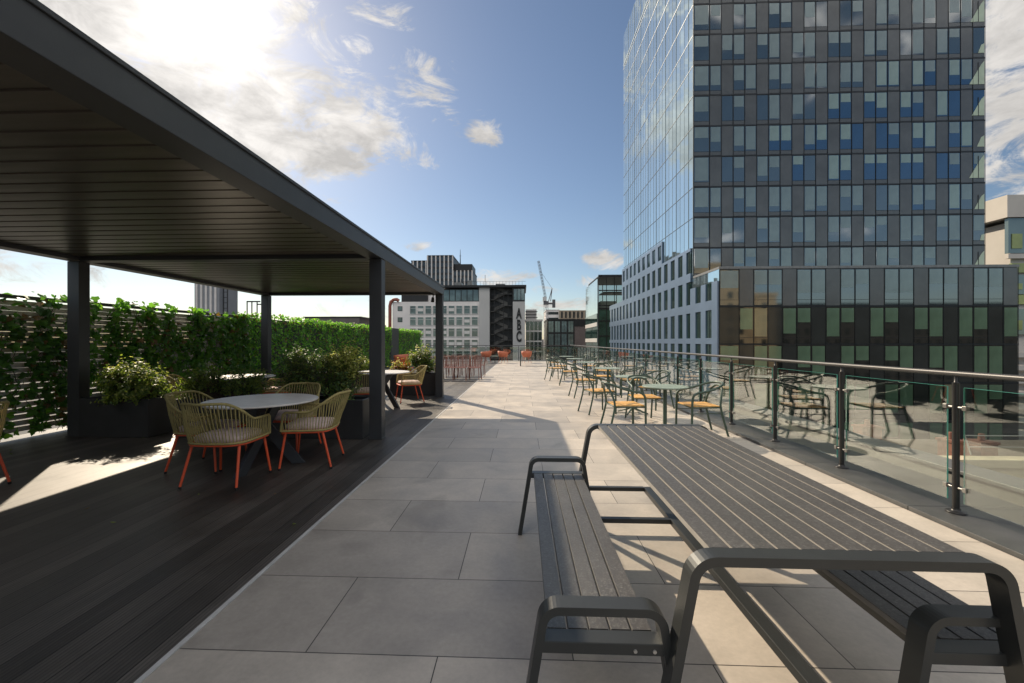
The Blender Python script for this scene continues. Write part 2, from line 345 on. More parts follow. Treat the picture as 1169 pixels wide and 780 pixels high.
for i, y in enumerate(YP):
    ya, yb = (y-.16, y) if i in (0, 4) else (y-.17, y+.01)
    b = MB(); b.box(XL+.222, ya, zb-.0, XR-.222, yb, zt-.02, M_perg); pp(b, 'cross_beam')
for i in range(4):
    b = MB(); y = YP[i]+.03; y1 = YP[i+1]-.18
    n = int((y1-y)/.195); p = (y1-y)/n
    for k in range(n):
        a = y+k*p
        pts = [(a+.002, 2.652), (a+.008, 2.643), (a+p*.5, 2.644), (a+p-.010, 2.647), (a+p-.002, 2.655), (a+p-.002, 2.672), (a+p+.018, 2.682), (a+p+.014, 2.690), (a+.01, 2.690)]
        b.prism(pts, 'x', XL+.235, XR-.24, M_louv)
    pp(b, 'louvre_roof', 0)
b = MB(); b.cyl((-2.24, 10.40, 2.50), (-2.24, 10.36, 2.40), .035, M_rubber, .045); b.cyl((-2.24, 10.45, 2.585), (-2.24, 10.40, 2.48), .012, M_rubber); pp(b, 'spotlight', 0)

# ------------------------------------------------------------------ slatted fence with posts
def fence(x, y0, y1, top, label, sp=1.8):
    t = thing('slatted_fence', label, 'fence', (x, y0, 0))
    b = MB(); z = .09
    while z+.07 < top-.05:
        b.box(-.011, 0, z, .011, y1-y0, z+.072, M_fence); z += .072+(.016 if z < .75 else .003)
    b.build('slats', t)
    b = MB(); b.box(-.05, 0, top-.05, .05, y1-y0, top, M_fpost); b.build('top_rail', t, bevel=.003)
    n = int(round((y1-y0)/sp))
    for i in range(n+1):
        b = MB(); yy = (y1-y0)*i/n; b.box(-.075, yy-.04, 0, -.013, yy+.04, top-.052, M_fence); b.build('post', t)
    return t
fence(-7.32, -9, 10.9, 2.07, 'grey slatted screen fence along the left of the deck with ivy climbing on it')

def leaves(mb, pts, size, mats, n=1, jit=.35, lobed=False, face=None):
    """small folded leaves; pts: list of (position, outward normal)"""
    rnd = random.random
    for p, nr in pts:
        s = size*(1-jit+2*jit*rnd())
        d = Vector((rnd()-.5, rnd()-.5, rnd()-.5)).normalized()
        nn = (Vector(nr)*1.0+d*.9).normalized()
        t = nn.cross(Vector((rnd()-.5, rnd()-.5, rnd()-.2))).normalized(); q = nn.cross(t)
        m = mats[int(rnd()*len(mats))]; P = Vector(p)
        if lobed:
            pr = [(0, -.45), (.38, -.5), (.52, -.08), (.28, .05), (.22, .30), (0, .62), (-.22, .30), (-.28, .05), (-.52, -.08), (-.38, -.5)]
            vs = [P+t*(a*s)+q*(c*s)+nn*(-abs(a)*.25*s) for a, c in pr]
            mb.add([P]+vs, [(0, i+1, (i+1) % 10+1) for i in range(10)], m)
        else:
            vs = [P-q*(.5*s), P+t*(.28*s)+nn*(-.08*s), P+q*(.5*s), P-t*(.28*s)+nn*(-.08*s)]
            mb.add(vs, [(0, 1, 2), (0, 2, 3)], m)

def ivy(y0, y1, top, dens, label, seed, mats, gaps=True):
    random.seed(seed)
    t = thing('climbing_ivy', label, 'ivy', (-7.24, (y0+y1)/2, 0), group='ivy climbing the slatted fence')
    st = MB(); lf = MB(); pts = []
    n = max(2, int((y1-y0)*dens))
    for i in range(n):
        y = y0+(y1-y0)*random.random(); z = .02; x = -7.27; path = []
        hgt = top*(.55+.45*random.random()) if random.random() < .75 else top+.03
        while z < hgt:
            path.append((x+7.24, y-(y0+y1)/2, z)); z += .09; y += random.uniform(-.075, .075); x = -7.27+random.uniform(-.0, .03)
            for _ in range(random.randint(2, 6)):
                a = random.uniform(-.11, .11); pts.append(((x+7.24+random.uniform(0, .09), y-(y0+y1)/2+a, z+random.uniform(-.06, .06)), (1, 0, .35)))
        if len(path) > 1: st.tube(path, .005, M_bark, 4)
    k = int((y1-y0)*26)
    for i in range(k):
        y = random.uniform(y0, y1)-(y0+y1)/2
        if math.sin(y*5+seed)+math.sin(y*2.3) > -.2: pts.append(((random.uniform(-.1, .09), y, top-random.random()**1.6*.3+random.uniform(-.02, .05)), (.6, 0, .7)))
    leaves(lf, pts, .086, mats*4+[L_dry], jit=.6, lobed=True)
    st.build('stem', t); lf.build('foliage', t)
labs = ['ivy on the fence nearest the camera, at the far left edge', 'patchy ivy on the fence just left of the rear deck post', 'ivy on the fence behind the round bush in the black planter',
        'ivy on the fence behind the first dining table', 'dense ivy on the fence just before the far left pergola post']
ys = [3.0, 5.1, 6.5, 7.9, 9.5, 10.9]
for i in range(5): ivy(ys[i], ys[i+1], 2.05, [7.0, 8.0, 9.5, 13, 17][i], labs[i], 20+i, [L_ivy, L_ivy2, L_ivy2, L_ivy3] if i > 1 else [L_ivy, L_ivy, L_ivy2])

def hedge(y0, y1, top, label, seed, dens=620):
    random.seed(seed)
    t = thing('hedge_wall', label, 'hedge', (-7.25, y0, 0))
    b = MB(); b.box(-.12, 0, 0, -.05, y1-y0, top-.08, M_fpost); b.build('backing_panel', t)
    lf = MB(); pts = []
    for i in range(int((y1-y0)*top*dens)):
        y = random.uniform(0, y1-y0); z = random.uniform(.05, top)
        dpt = .10+.06*math.sin(y*4.1+z*3)+.05*math.sin(y*9-z*7); pts.append(((random.uniform(-.06, dpt), y, z), (1, -.2, .4)))
    for i in range(int((y1-y0)*90)):
        y = random.uniform(0, y1-y0); pts.append(((random.uniform(-.15, .12), y, top+random.uniform(-.05, .06+.03*math.sin(y*6))), (.3, 0, 1)))
    for i in range(300): pts.append(((random.uniform(-.15, .12), random.uniform(-.05, .02), random.uniform(.1, top)), (.2, -1, .2)))
    leaves(lf, pts, .085, [L_h1, L_h1, L_h2, L_ivy2, L_ivy, L_h1, L_ivy2, L_h2, L_ivy, L_dry])
    lf.build('foliage', t)
hedge(11.0, 22.6, 2.12, 'long bright green leafy hedge wall behind the pergola posts', 3)
hedge(24.3, 29.6, 2.12, 'short bright green hedge section at the far end, left of the far pergola post', 4, 420)
b = MB(); b.box(-.13, 0, 0, .02, 1.5, 2.15, M_fpost)
for k in range(6): b.box(.021, .05, .1+k*.34, .035, 1.45, .1+k*.34+.3, M_fpost)
o = b.build('screen_panel', loc=(-7.25, 22.7, 0)); tag(o, 'dark slatted screen panel between the two green hedge sections', 'screen')

# ------------------------------------------------------------------ planters with shrubs
def planter(x0, y0, x1, y1, h, label):
    t = thing('planter', label, 'planter', ((x0+x1)/2, (y0+y1)/2, 0), group='black box planters on the deck')
    hx, hy = (x1-x0)/2, (y1-y0)/2; b = MB(); w = .025
    b.box(-hx, -hy, 0, hx, -hy+w, h, M_planter); b.box(-hx, hy-w, 0, hx, hy, h, M_planter); b.box(-hx, -hy+w+.001, 0, -hx+w, hy-w-.001, h, M_planter); b.box(hx-w, -hy+w+.001, 0, hx, hy-w-.001, h, M_planter)
    b.build('box', t, bevel=.004)
    b = MB(); b.box(-hx+w+.002, -hy+w+.002, .02, hx-w-.002, hy-w-.002, h-.05, M_soil); b.build('soil', t)
def shrub(x, y, z, clumps, mats, n, size, label, seed, name='shrub', cat='shrub', tips=None):
    """clumps: (dx, dy, dz, rx, ry, rz)"""
    random.seed(seed)
    t = thing(name, label, cat, (x, y, z)); st = MB(); lf = MB(); pts = []; tp = []
    vol = [c[3]*c[4]*c[5] for c in clumps]
    for c, v in zip(clumps, vol):
        k = int(n*v/sum(vol))
        for tw in range(max(6, k//16)):
            a = random.uniform(0, 2*math.pi); w = random.uniform(-.35, 1); q = math.sqrt(max(0, 1-w*w))
            rr = random.uniform(.5, 1.12)
            e = Vector((c[0]+c[3]*q*math.cos(a)*rr, c[1]+c[4]*q*math.sin(a)*rr, c[2]+c[5]*w*rr)); e.z = max(e.z, .02 if abs(e.x-c[0]) < c[3] else -.1)
            s0 = Vector((c[0]*.6+random.uniform(-.08, .08), c[1]*.6+random.uniform(-.04, .04), -.04))
            mid = s0.lerp(e, .55)+Vector((0, 0, .06)); st.tube([s0, mid, e], [.006, .004, .002], M_bark, 4, False)
            dr = (e-mid).normalized()
            for j in range(16):
                f = random.uniform(.1, 1.08); p = mid.lerp(e, f)+Vector((random.gauss(0, .022), random.gauss(0, .022), random.gauss(0, .022)))
                (tp if (tips and f > .75 and w > .1 and random.random() < .7) else pts).append((p, (dr.x, dr.y, dr.z+.5)))
    leaves(lf, pts, size, mats)
    if tips: leaves(lf, tp, size, tips)
    st.build('stem', t); lf.build('foliage', t); return t
PH = .56
planter(-6.5, 5.86, -5.45, 6.33, PH, 'black planter beside the left deck post, holding the round lit bush')
shrub(-5.86, 6.08, PH-.05, [(0, -.03, .30, .50, .30, .34), (-.28, 0, .22, .28, .22, .28), (.32, -.08, .16, .28, .26, .26), (.05, -.26, .02, .40, .16, .20)], [L_b1, L_b2, L_b2], 5200, .05, 'round olive green bush in the planter beside the left deck post', 5, tips=[L_b3, L_b2, L_b2])
planter(-5.05, 5.88, -3.72, 6.35, PH, 'black planter behind the nearest dining table')
shrub(-4.40, 6.1, PH-.05, [(-.35, 0, .24, .40, .28, .32), (.3, 0, .22, .40, .28, .30), (-.6, -.1, .1, .2, .2, .24)], [L_b1, L_b2, L_b2], 5200, .04, 'low fine leaved green shrub behind the nearest dining table', 6, tips=[L_b2])
planter(-3.60, 5.88, -2.28, 6.35, PH, 'black planter against the tall post at the edge of the paving')
shrub(-3.02, 6.1, PH-.05, [(-.3, 0, .34, .38, .28, .42), (.28, 0, .30, .38, .28, .40), (.42, -.1, .02, .22, .24, .2)], [L_b1, L_b2, L_b1], 6000, .042, 'dense dark green shrub in the planter left of the tall edge post', 7, tips=[L_b2, L_b1])
shrub(-2.66, 6.16, PH, [(0, 0, .52, .30, .24, .30)], [L_b2, L_b3], 2200, .05, 'pale yellow variegated shrub rising at the left of the tall edge post', 8, tips=[L_b3])
planter(-6.4, 10.75, -5.1, 11.2, PH, 'black planter by the far left pergola post')
shrub(-5.8, 10.95, PH-.05, [(-.3, 0, .35, .4, .3, .45), (.3, 0, .3, .4, .3, .4)], [L_b1, L_b1, L_b2], 2400, .06, 'dark shrub beside the far left pergola post', 9)
planter(-5.0, 10.75, -3.9, 11.2, PH, 'black planter behind the middle dining tables')
shrub(-4.5, 10.95, PH-.05, [(-.3, 0, .35, .35, .3, .35), (.25, 0, .25, .3, .3, .3)], [L_b2, L_b1], 2000, .06, 'yellow tipped shrub behind the middle dining tables', 10, tips=[L_b3, L_b3])
planter(-3.45, 10.75, -2.25, 11.2, PH, 'black planter at the far right pergola post')
shrub(-2.66, 10.95, PH-.05, [(0, 0, .42, .38, .3, .42), (.2, -.05, .15, .25, .2, .3)], [L_b1, L_b2], 2600, .06, 'tall flowering shrub next to the far right pergola post', 11, tips=[L_fl, L_b3, L_b2])
shrub(-3.22, 10.95, PH-.05, [(0, 0, .2, .3, .3, .28)], [L_b2, L_b3, L_red], 1100, .055, 'low shrub with yellow and red leaves in the far right planter', 12, tips=[L_red, L_b3])
shrub(-5.30, 5.65, 0.0, [(0, 0, .55, .08, .08, .12)], [L_h2], 10, .07, 'x', 13) if False else None

random.seed(31)
lf = MB(); leaves(lf, [((random.uniform(-7.1, -1.7), random.uniform(1.2, 11) , .006), (0, 0, 3)) for _ in range(90)], .035, [L_dry, L_dry, L_b2], jit=.5)
tag(lf.build('fallen_leaves'), 'scattered dry leaves lying on the dark deck', 'leaves', kind='stuff')
# ------------------------------------------------------------------ rope armchair
def make_rope_chair():
    t = thing('rope_armchair', 'x', 'armchair', (0, 0, 0), group='olive rope armchairs on the deck')
    # plan outline, front-left round the back to front-right
    out = [(-.275, .25), (-.285, .12), (-.285, -.05)] + arc(-.135, -.10, .15, 180, 270, 6) + [(0, -.262)] + arc(.135, -.10, .15, 270, 360, 6) + [(.285, -.05), (.285, .12), (.275, .25)]
    def resample(P, N):
        L = [0]
        for a, c in zip(P, P[1:]): L.append(L[-1]+math.dist(a, c))
        r = []
        for i in range(N):
            s = L[-1]*i/(N-1); k = 0
            while k < len(L)-2 and L[k+1] < s: k += 1
            f = (s-L[k])/(L[k+1]-L[k]); r.append(tuple(P[k][j]*(1-f)+P[k+1][j]*f for j in range(2)))
        return r
    N = 53; B = resample(out, N); zb = .425; base = []; rim = []
    for i, (x, y) in enumerate(B):
        u = abs(i/(N-1)-.5)*2           # 0 at the back, 1 at the front
        h = .82 if u < .22 else (.82-.19*(.5-.5*math.cos(math.pi*min(1, (u-.22)/.42))))
        if u > .93: h = .425+(h-.425)*math.sqrt(max(0, 1-((u-.93)/.07)**2))
        base.append(Vector((x, y, zb)))
        lean = (h-zb)/.395
        back = max(0, 1-u/.55)
        rim.append(Vector((x*(1+.10*lean), y-(.13*back+.0)*lean - (.02*lean if u < .9 else 0), h)))
    b = MB(); b.tube(rim, .0135, M_rope, 8); b.tube(base, .012, M_rope, 6); b.build('rim', t)
    b = MB()
    for i in range(1, N-1):
        p0, p1 = base[i], rim[i]; mid = p0.lerp(p1, .5); c = Vector((mid.x*1.03, mid.y*1.02, mid.z)); b.tube([p0, c, p1], .0052, M_rope, 5, False)
    b.build('rope_weave', t)
    b = MB(); b.tube([(x*.97, y*.97, .405) for x, y in B]+[(0.1, .262, .405), (-.1, .262, .405)], .011, M_orange, 8, closed=True)
    b.box(-.25, -.2, .408, .25, .24, .416, M_orange); b.build('seat_frame', t)
    b = MB(); pr = []
    for zz, k in ((.418, .93), (.432, .985), (.455, 1.0), (.478, .97), (.487, .88)):
        pr.append([(math.copysign(abs(math.cos(a))**.45, math.cos(a))*.245*k, math.copysign(abs(math.sin(a))**.45, math.sin(a))*.235*k+.015, zz) for a in [2*math.pi*j/28 for j in range(28)]])
    vs = [p for r_ in pr for p in r_]; fs = [(i*28+k, i*28+(k+1) % 28, (i+1)*28+(k+1) % 28, (i+1)*28+k) for i in range(4) for k in range(28)]
    vs.append((0, .015, .498)); fs += [(4*28+k, 4*28+(k+1) % 28, len(vs)-1) for k in range(28)]
    b.add(vs, fs, M_cush, True); b.build('cushion', t)
    for sx in (-1, 1):
        for (yt, yf) in ((.215, .265), (-.17, -.27)):
            b = MB(); b.cyl((sx*.235, yt, .40), (sx*.275, yf, .02), .0135, M_orange, .0115, 10); lg = b.build('leg', t)
            b = MB(); b.cyl((sx*.2755, yf, .0), (sx*.275, yf, .02), .013, M_rubber, .013, 10); b.build('foot_cap', lg)
    return t
RC = make_rope_chair()
rope = [
    (-2.97, 4.10, 0, 'olive rope armchair with its back to the camera at the nearest round table'),
    (-3.52, 4.56, -88, 'olive rope armchair on the left side of the nearest round table'),
    (-2.42, 4.74, 100, 'olive rope armchair on the right side of the nearest round table'),
    (-3.02, 5.30, 176, 'olive rope armchair on the far side of the nearest round table, facing the camera'),
    (-5.30, 3.62, 92, 'olive rope armchair cut off by the left edge of the photo'),
    (-4.88, 8.15, 110, 'olive rope armchair showing above the shrubs at the middle table'),
    (-5.75, 7.1, -60, 'olive rope armchair at the middle table, hidden by the round bush'),
    (-2.62, 9.62, 118, 'olive rope armchair to the right of the far round table beside the flowering planter'),
    (-3.12, 8.02, 8, 'olive rope armchair on the near side of the far round table behind the tall post')]
for i, (x, y, a, l) in enumerate(rope):
    if i == 0: RC.location = (x, y, 0); RC.rotation_euler = (0, 0, R(a)); RC['label'] = l
    else: dup(RC, (x, y, 0), R(a), l)

def make_round_table():
    t = thing('round_dining_table', 'x', 'table', (0, 0, 0), group='round dining tables under the pergola')
    b = MB(); b.lathe([(.54, .728), (.568, .732), (.572, .742), (.568, .75)], M_ttop, 64); b.build('tabletop', t)
    b = MB(); b.lathe([(.15, .712), (.15, .727)], M_perg, 24); b.build('hub_plate', t)
    for k in range(3):
        a = R(20+120*k); M = Matrix.Rotation(a, 4, 'Z'); b = MB()
        p0 = Vector((-.17, .0, .712)); p1 = Vector((.36, 0, 0))
        w = .036; off = .05
        vs = []
        for p in (p0, p1):
            for sx, sy in ((-.07, -.022), (.07, -.022), (.07, .022), (-.07, .022)): vs.append(M @ Vector((p.x+sx, p.y+sy+off, p.z)))
        b.add(vs, [(0, 1, 2, 3), (7, 6, 5, 4), (0, 4, 5, 1), (1, 5, 6, 2), (2, 6, 7, 3), (3, 7, 4, 0)], M_perg); b.build('leg', t, bevel=.003)
    return t
RT = make_round_table(); RT.location = (-2.90, 4.55, 0); RT['label'] = 'nearest round grey table ringed by four rope armchairs'
dup(RT, (-5.26, 7.6, 0), R(40), 'round table half hidden behind the shrubs beside the ivy fence')
dup(RT, (-3.0, 8.85, 0), R(75), 'far round table just beyond the tall post')

# ------------------------------------------------------------------ picnic table with slatted top, and benches
def rloop(hw, hwf, top, rad, thick):
    """outer and inner outline of a bent flat-bar frame, feet splayed"""
    def side(hw, hwf, top, rad):
        ang = math.degrees(math.atan2(hwf-hw, top))
        c = [(-hwf, 0)] + [(x, z) for x, z in arc(-hw+rad, top-rad, rad, 180-ang, 90, 9)]
        return c
    o = side(hw, hwf, top, rad); i = side(hw-thick, hwf-thick*1.02, top-thick, max(rad-thick, .012))
    full = o+[(-x, z) for x, z in reversed(o)]; inn = i+[(-x, z) for x, z in reversed(i)]
    return full, inn
def frame_loop(b, hw, hwf, top, rad, thick, y0, y1, m):
    o, i = rloop(hw, hwf, top, rad, thick); n = len(o)
    vs = [(x, y0, z) for x, z in o]+[(x, y0, z) for x, z in i]+[(x, y1, z) for x, z in o]+[(x, y1, z) for x, z in i]
    fs = []; sm = []
    for k in range(n-1):
        fs.append((k, k+1, n+k+1, n+k)); fs.append((2*n+k+1, 2*n+k, 3*n+k, 3*n+k+1))
    b.add(vs, fs, m)
    b.add(vs, [(k+1, k, 2*n+k, 2*n+k+1) for k in range(n-1)]+[(n+k, n+k+1, 3*n+k+1, 3*n+k) for k in range(n-1)], m, False)
    b.add(vs, [(0, n, 3*n, 2*n), (2*n-1, n-1, 3*n-1, 4*n-1)], m)
pt = thing('slatted_dining_table', 'long dark grey slatted metal table in the sunlit foreground beside the balustrade', 'table', (.98, 2.3, 0))
Y0, Y1 = -.99, 1.0
for y in (Y0, Y1-.0):
    b = MB(); frame_loop(b, .475, .60, .75, .085, .030, y-.03, y+.03, M_pframe); b.build('end_frame', pt, bevel=.0025)
b = MB(); n = 11; p = .785/n
for k in range(n):
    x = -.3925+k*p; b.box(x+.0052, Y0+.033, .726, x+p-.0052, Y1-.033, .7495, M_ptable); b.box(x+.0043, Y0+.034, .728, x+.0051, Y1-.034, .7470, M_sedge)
b.build('slatted_top', pt, bevel=.0018)
b = MB()
for x in (-.36, .33): b.box(x, Y0+.032, .695, x+.03, Y1-.032, .7255, M_pframe)
for y in (-.5, 0, .5): b.box(-.33, y-.02, .70, .33, y+.02, .7253, M_pframe)
b.build('under_frame', pt)
b = MB(); b.box(-.03, Y0-.01, .225, .03, Y1+.01, .262, M_pframe); b.build('stretcher', pt, bevel=.003)
for y in (Y0, Y1, .42):
    b = MB(); hw = .53 if y != .42 else .50; b.box(-hw, y-.019, .2335, -.0305, y+.019, .262, M_pframe); b.box(.0305, y-.019, .2335, hw, y+.019, .262, M_pframe); b.build('cross_bar', pt, bevel=.002)
def bench(x, label):
    t = thing('slatted_bench', label, 'bench', (x, 2.2, 0), group='benches of the slatted table')
    ya, yb = -.845, .845
    for y in (ya, yb):
        b = MB(); frame_loop(b, .205, .285, .56, .07, .027, y-.032, y+.032, M_pframe); b.build('end_frame', t, bevel=.0025)
    b = MB(); n = 5; p = .35/n
    for k in range(n): b.box(-.175+k*p+.0045, ya+.036, .426, -.175+(k+1)*p-.0045, yb-.036, .45, M_ptable); b.box(-.175+k*p+.0036, ya+.037, .428, -.175+k*p+.0044, yb-.037, .4475, M_sedge2)  # lighter strip on the sun-facing slat side, as on the table
    b.build('seat', t, bevel=.0018)
    for y in (ya, yb):
        b = MB(); b.box(-.192, y-.031, .413, .192, y+.031, .4505, M_pframe)
        if y == ya:
            for bx in (.10, .16): b.cyl((bx, y-.0345, .428), (bx, y-.0312, .428), .006, M_alu, n=8)
        b.build('seat_rail', t, bevel=.003)
    b = MB()
    for xx in (-.16, .13): b.box(xx, ya+.033, .395, xx+.03, yb-.033, .4255, M_pframe)
    b.build('under_frame', t)
bench(.255, 'dark slatted bench on the left side of the long table, half in shade')
bench(1.44, 'dark slatted bench tucked under the right side of the long table')

# ------------------------------------------------------------------ green cafe chairs and tables
def make_green_chair():
    t = thing('cafe_armchair', 'x', 'armchair', (0, 0, 0), group='green tube armchairs beside the balustrade')
    def cr(P, n=6):
        P = [Vector(p) for p in P]; r = []
        for i in range(len(P)-1):
            a, b_, c, d = P[max(i-1, 0)], P[i], P[i+1], P[min(i+2, len(P)-1)]
            for k in range(n):
                s = k/n; r.append(.5*((2*b_)+(c-a)*s+(2*a-5*b_+4*c-d)*s*s+(3*b_-a-3*c+d)*s**3))
        return r+[P[-1]]
    L = [(-.26, .24, .0), (-.262, .235, .30), (-.265, .225, .56), (-.262, .165, .635), (-.262, .06, .655), (-.258, -.08, .69), (-.21, -.23, .745), (-.11, -.31, .77)]
    path = cr(L+[(0, -.325, .775)]+[(-x, y, z) for x, y, z in reversed(L)])
    b = MB(); b.tube(path, .0165, M_green, 10); b.build('arm_rail', t)
    L = [(-.235, -.32, .0), (-.225, -.25, .26), (-.215, -.215, .44), (-.195, -.235, .56), (-.15, -.27, .67), (-.08, -.295, .725)]
    b = MB(); b.tube(cr(L+[(0, -.30, .738)]+[(-x, y, z) for x, y, z in reversed(L)]), .0155, M_green, 10); b.build('back_frame', t)
    b = MB(); b.tube([(-.255, .225, .425), (-.245, -.0, .425), (-.215, -.215, .425), (.215, -.215, .425), (.245, 0, .425), (.255, .225, .425)], .011, M_green, 8, closed=True); b.build('seat_frame', t)
    b = MB()
    for k in range(7):
        x = -.217+k*.062; b.box(x+.002, -.20, .432, x+.06, .235, .449, M_wood)
    b.build('seat', t, bevel=.003)
    b = MB(); b.cyl((-.222, -.235, .34), (-.258, .232, .34), .006, M_green, n=6); b.cyl((.222, -.235, .34), (.258, .232, .34), .006, M_green, n=6); b.build('side_stretcher', t)
    return t
GC = make_green_chair()
def make_green_table():
    t = thing('cafe_table', 'x', 'table', (0, 0, 0), group='round green cafe tables beside the balustrade')
    b = MB(); b.lathe([(.325, .70), (.335, .703), (.336, .716), (.333, .72)], M_greentop, 48); b.build('tabletop', t)
    b = MB(); b.lathe([(.10, .688), (.10, .6995)], M_green, 20); b.cyl((0, 0, .10), (0, 0, .689), .028, M_green, n=16); b.build('column', t)
    for k in range(4):
        a = R(45+90*k); c, s_ = math.cos(a), math.sin(a); b = MB()
        b.tube([(0.01*c, 0.01*s_, .13), (.10*c, .10*s_, .075), (.30*c, .30*s_, .012)], [.024, .018, .012], M_green, 8); b.build('foot', t)
    return t
GT = make_green_table()
tabs = [(2.18, 6.46, 'nearest green cafe table, just behind the long slatted table'), (2.16, 8.25, 'second green cafe table from the camera'), (2.2, 10.8, 'third green cafe table from the camera'),
        (2.13, 13.9, 'fourth green cafe table from the camera'), (2.1, 16.7, 'fifth green cafe table, towards the far railing'), (2.06, 19.4, 'farthest green cafe table in the row')]
for i, (x, y, l) in enumerate(tabs):
    if i == 0: GT.location = (x, y, 0); GT['label'] = l
    else: dup(GT, (x, y, 0), .2*i, l)
gch = [(1.57, 6.50, -84, 'green armchair with orange seat left of the nearest cafe table'), (2.70, 6.48, 94, 'green armchair with orange seat right of the nearest cafe table, closest to the glass'),
       (2.14, 7.42, 182, 'green armchair facing the camera between the first and second cafe tables'), (1.50, 8.30, -72, 'green armchair left of the second cafe table'),
       (2.78, 8.9, 120, 'green armchair right of the second cafe table'), (1.55, 10.6, -80, 'green armchair left of the third cafe table'), (2.75, 10.7, 80, 'green armchair right of the third cafe table'),
       (2.25, 11.8, 175, 'green armchair behind the third cafe table'), (1.52, 13.5, -95, 'green armchair left of the fourth cafe table'), (2.72, 14.0, 85, 'green armchair right of the fourth cafe table'),
       (1.20, 15.2, -70, 'lone green armchair standing farthest into the paving'), (1.5, 16.6, -90, 'green armchair left of the fifth cafe table'), (2.68, 16.7, 90, 'green armchair right of the fifth cafe table'),
       (1.46, 19.2, -80, 'green armchair left of the farthest cafe table'), (2.66, 19.5, 95, 'green armchair right of the farthest cafe table')]
for i, (x, y, a, l) in enumerate(gch):
    if i == 0: GC.location = (x, y, 0); GC.rotation_euler = (0, 0, R(a)); GC['label'] = l
    else: dup(GC, (x, y, 0), R(a), l)

# ------------------------------------------------------------------ glass balustrades
def post_parts(parent, loc, rot=0):
    b = MB(); b.tube([(0, 0, .03), (0, 0, 1.035)], .0225, M_post, 14); b.lathe([(.017, 1.036), (.012, 1.04), (.010, 1.088)], M_post, 10); b.lathe([(.062, .0), (.062, .010), (.058, .013), (.03, .016), (.028, .035)], M_post, 24)
    p = b.build('post', parent, loc, rot)
    for z in (.20, .84):
        b = MB()
        for s in (-1, 1):
            b.cyl((0, s*.02, z), (0, s*.075, z), .010, M_clamp, n=10); b.box(-.016, s*.058 if s > 0 else -.090, z-.018, .016, .090 if s > 0 else -.058, z+.018, M_clamp)
        b.box(-.008, -.058, z-.01, .008, .058, z+.01, M_post); b.build('clamp', p, bevel=.003)
    return p
def bal(label, loc, rotz, L, n0, sp):
    t = thing('glass_balustrade', label, 'balustrade', loc, rotz)
    b = MB(); b.cyl((0, 0, 1.108), (0, L, 1.108), .022, M_rail, n=16); b.build('handrail', t)
    p0 = post_parts(t, (0, n0, 0)); ch = children(p0); k = 1
    while n0+k*sp < L+.01:
        c = p0.copy(); COL.objects.link(c); c.parent = t; c.location = (0, n0+k*sp, 0)
        for cc in ch: d = cc.copy(); COL.objects.link(d); d.parent = c
        k += 1
    for i in range(k-1):
        y = n0+i*sp; b = MB()
        b.box(-.006, y+.065, .09, .006, y+sp-.065, 1.0, M_glass); e = MB()
        for yy in (y+.0635, y+sp-.0650): e.box(-.0055, yy, .09, .0055, yy+.0012, 1.0, M_gedge)
        e.box(-.0055, y+.066, 1.0005, .0055, y+sp-.066, 1.002, M_gedge)
        gp = b.build('glass_panel', t); e.build('glass_edge', gp)
    return t
bal('long glass balustrade with dark posts along the right side of the terrace', (3.46, -3.9, .036), 0, 34.2, .23, 1.19)
bal('far glass balustrade closing the end of the terrace in front of the office blocks', (3.42, 30.3, 0), R(90), 10.9, .1, 1.19)

# ------------------------------------------------------------------ rust coloured chairs and far furniture
def make_rust_chair():
    t = thing('slatted_metal_chair', 'x', 'chair', (0, 0, 0), group='rows of terracotta metal chairs on the far deck')
    b = MB()
    for k in range(6): b.box(-.21, -.2+k*.07, .44, .21, -.2+k*.07+.055, .452, M_rust)
    b.build('seat', t)
    b = MB()
    for k in range(7):
        x = -.19+k*.0633; b.cyl((x, -.21, .45), (x, -.285, .83), .007, M_rust, n=6)
    b.tube([(-.21, -.2, .44), (-.215, -.29, .84), (.215, -.29, .84), (.21, -.2, .44)], .011, M_rust, 6); b.build('backrest', t)
    for sx in (-1, 1):
        for y in (.21, -.22):
            b = MB(); b.cyl((sx*.2, y, .445), (sx*.225, y*1.15, 0), .011, M_rust, n=8); b.build('leg', t)
    return t
RU = make_rust_chair(); k = 0
pos = ['first', 'second', 'third', 'fourth', 'fifth']
for row, (yy, side) in enumerate(((15.15, 'front'), (15.75, 'second'), (16.9, 'third'))):
    for j in range(4):
        x = -3.18+j*.47; l = f'terracotta slatted metal chair in the {side} row on the far deck, {pos[j]} from the left'
        if k == 0: RU.location = (x, yy, 0); RU.rotation_euler = (0, 0, R(180)); RU['label'] = l
        else: dup(RU, (x+random.uniform(-.03, .03), yy, 0), R(180+random.uniform(-6, 6)), l)
        k += 1
def make_tub():
    t = thing('tub_chair', 'x', 'chair', (0, 0, 0), group='orange tub chairs by the far railing'); b = MB()
    n = 20; vs = []; fs = []
    ring = [(-.5*math.pi+math.pi*(-.85+1.7*i/n)) for i in range(n+1)]
    for zz, k in ((.38, .24), (.44, .30), (.60, .34), (.78, .36)):
        for a in ring: vs.append((k*math.cos(a), k*math.sin(a), zz-(.12 if zz > .7 else 0)*(1-abs(math.sin((a+.5*math.pi)/2)*0+math.cos((a+math.pi*.5)/2)))))
    m = n+1
    for i in range(3):
        for j in range(n): fs.append((i*m+j, i*m+j+1, (i+1)*m+j+1, (i+1)*m+j))
    b.add(vs, fs, M_tub, True); o = b.build('shell', t); s = o.modifiers.new('solid', 'SOLIDIFY'); s.thickness = .02
    b = MB(); b.lathe([(.2, .38), (.27, .40), (.27, .43), (.22, .44)], M_tub, 20); b.build('seat', t)
    for sx in (-1, 1):
        for sy in (-1, 1): b = MB(); b.cyl((sx*.15, sy*.15, .38), (sx*.24, sy*.24, 0), .014, M_tub, .01, 8); b.build('leg', t)
    return t
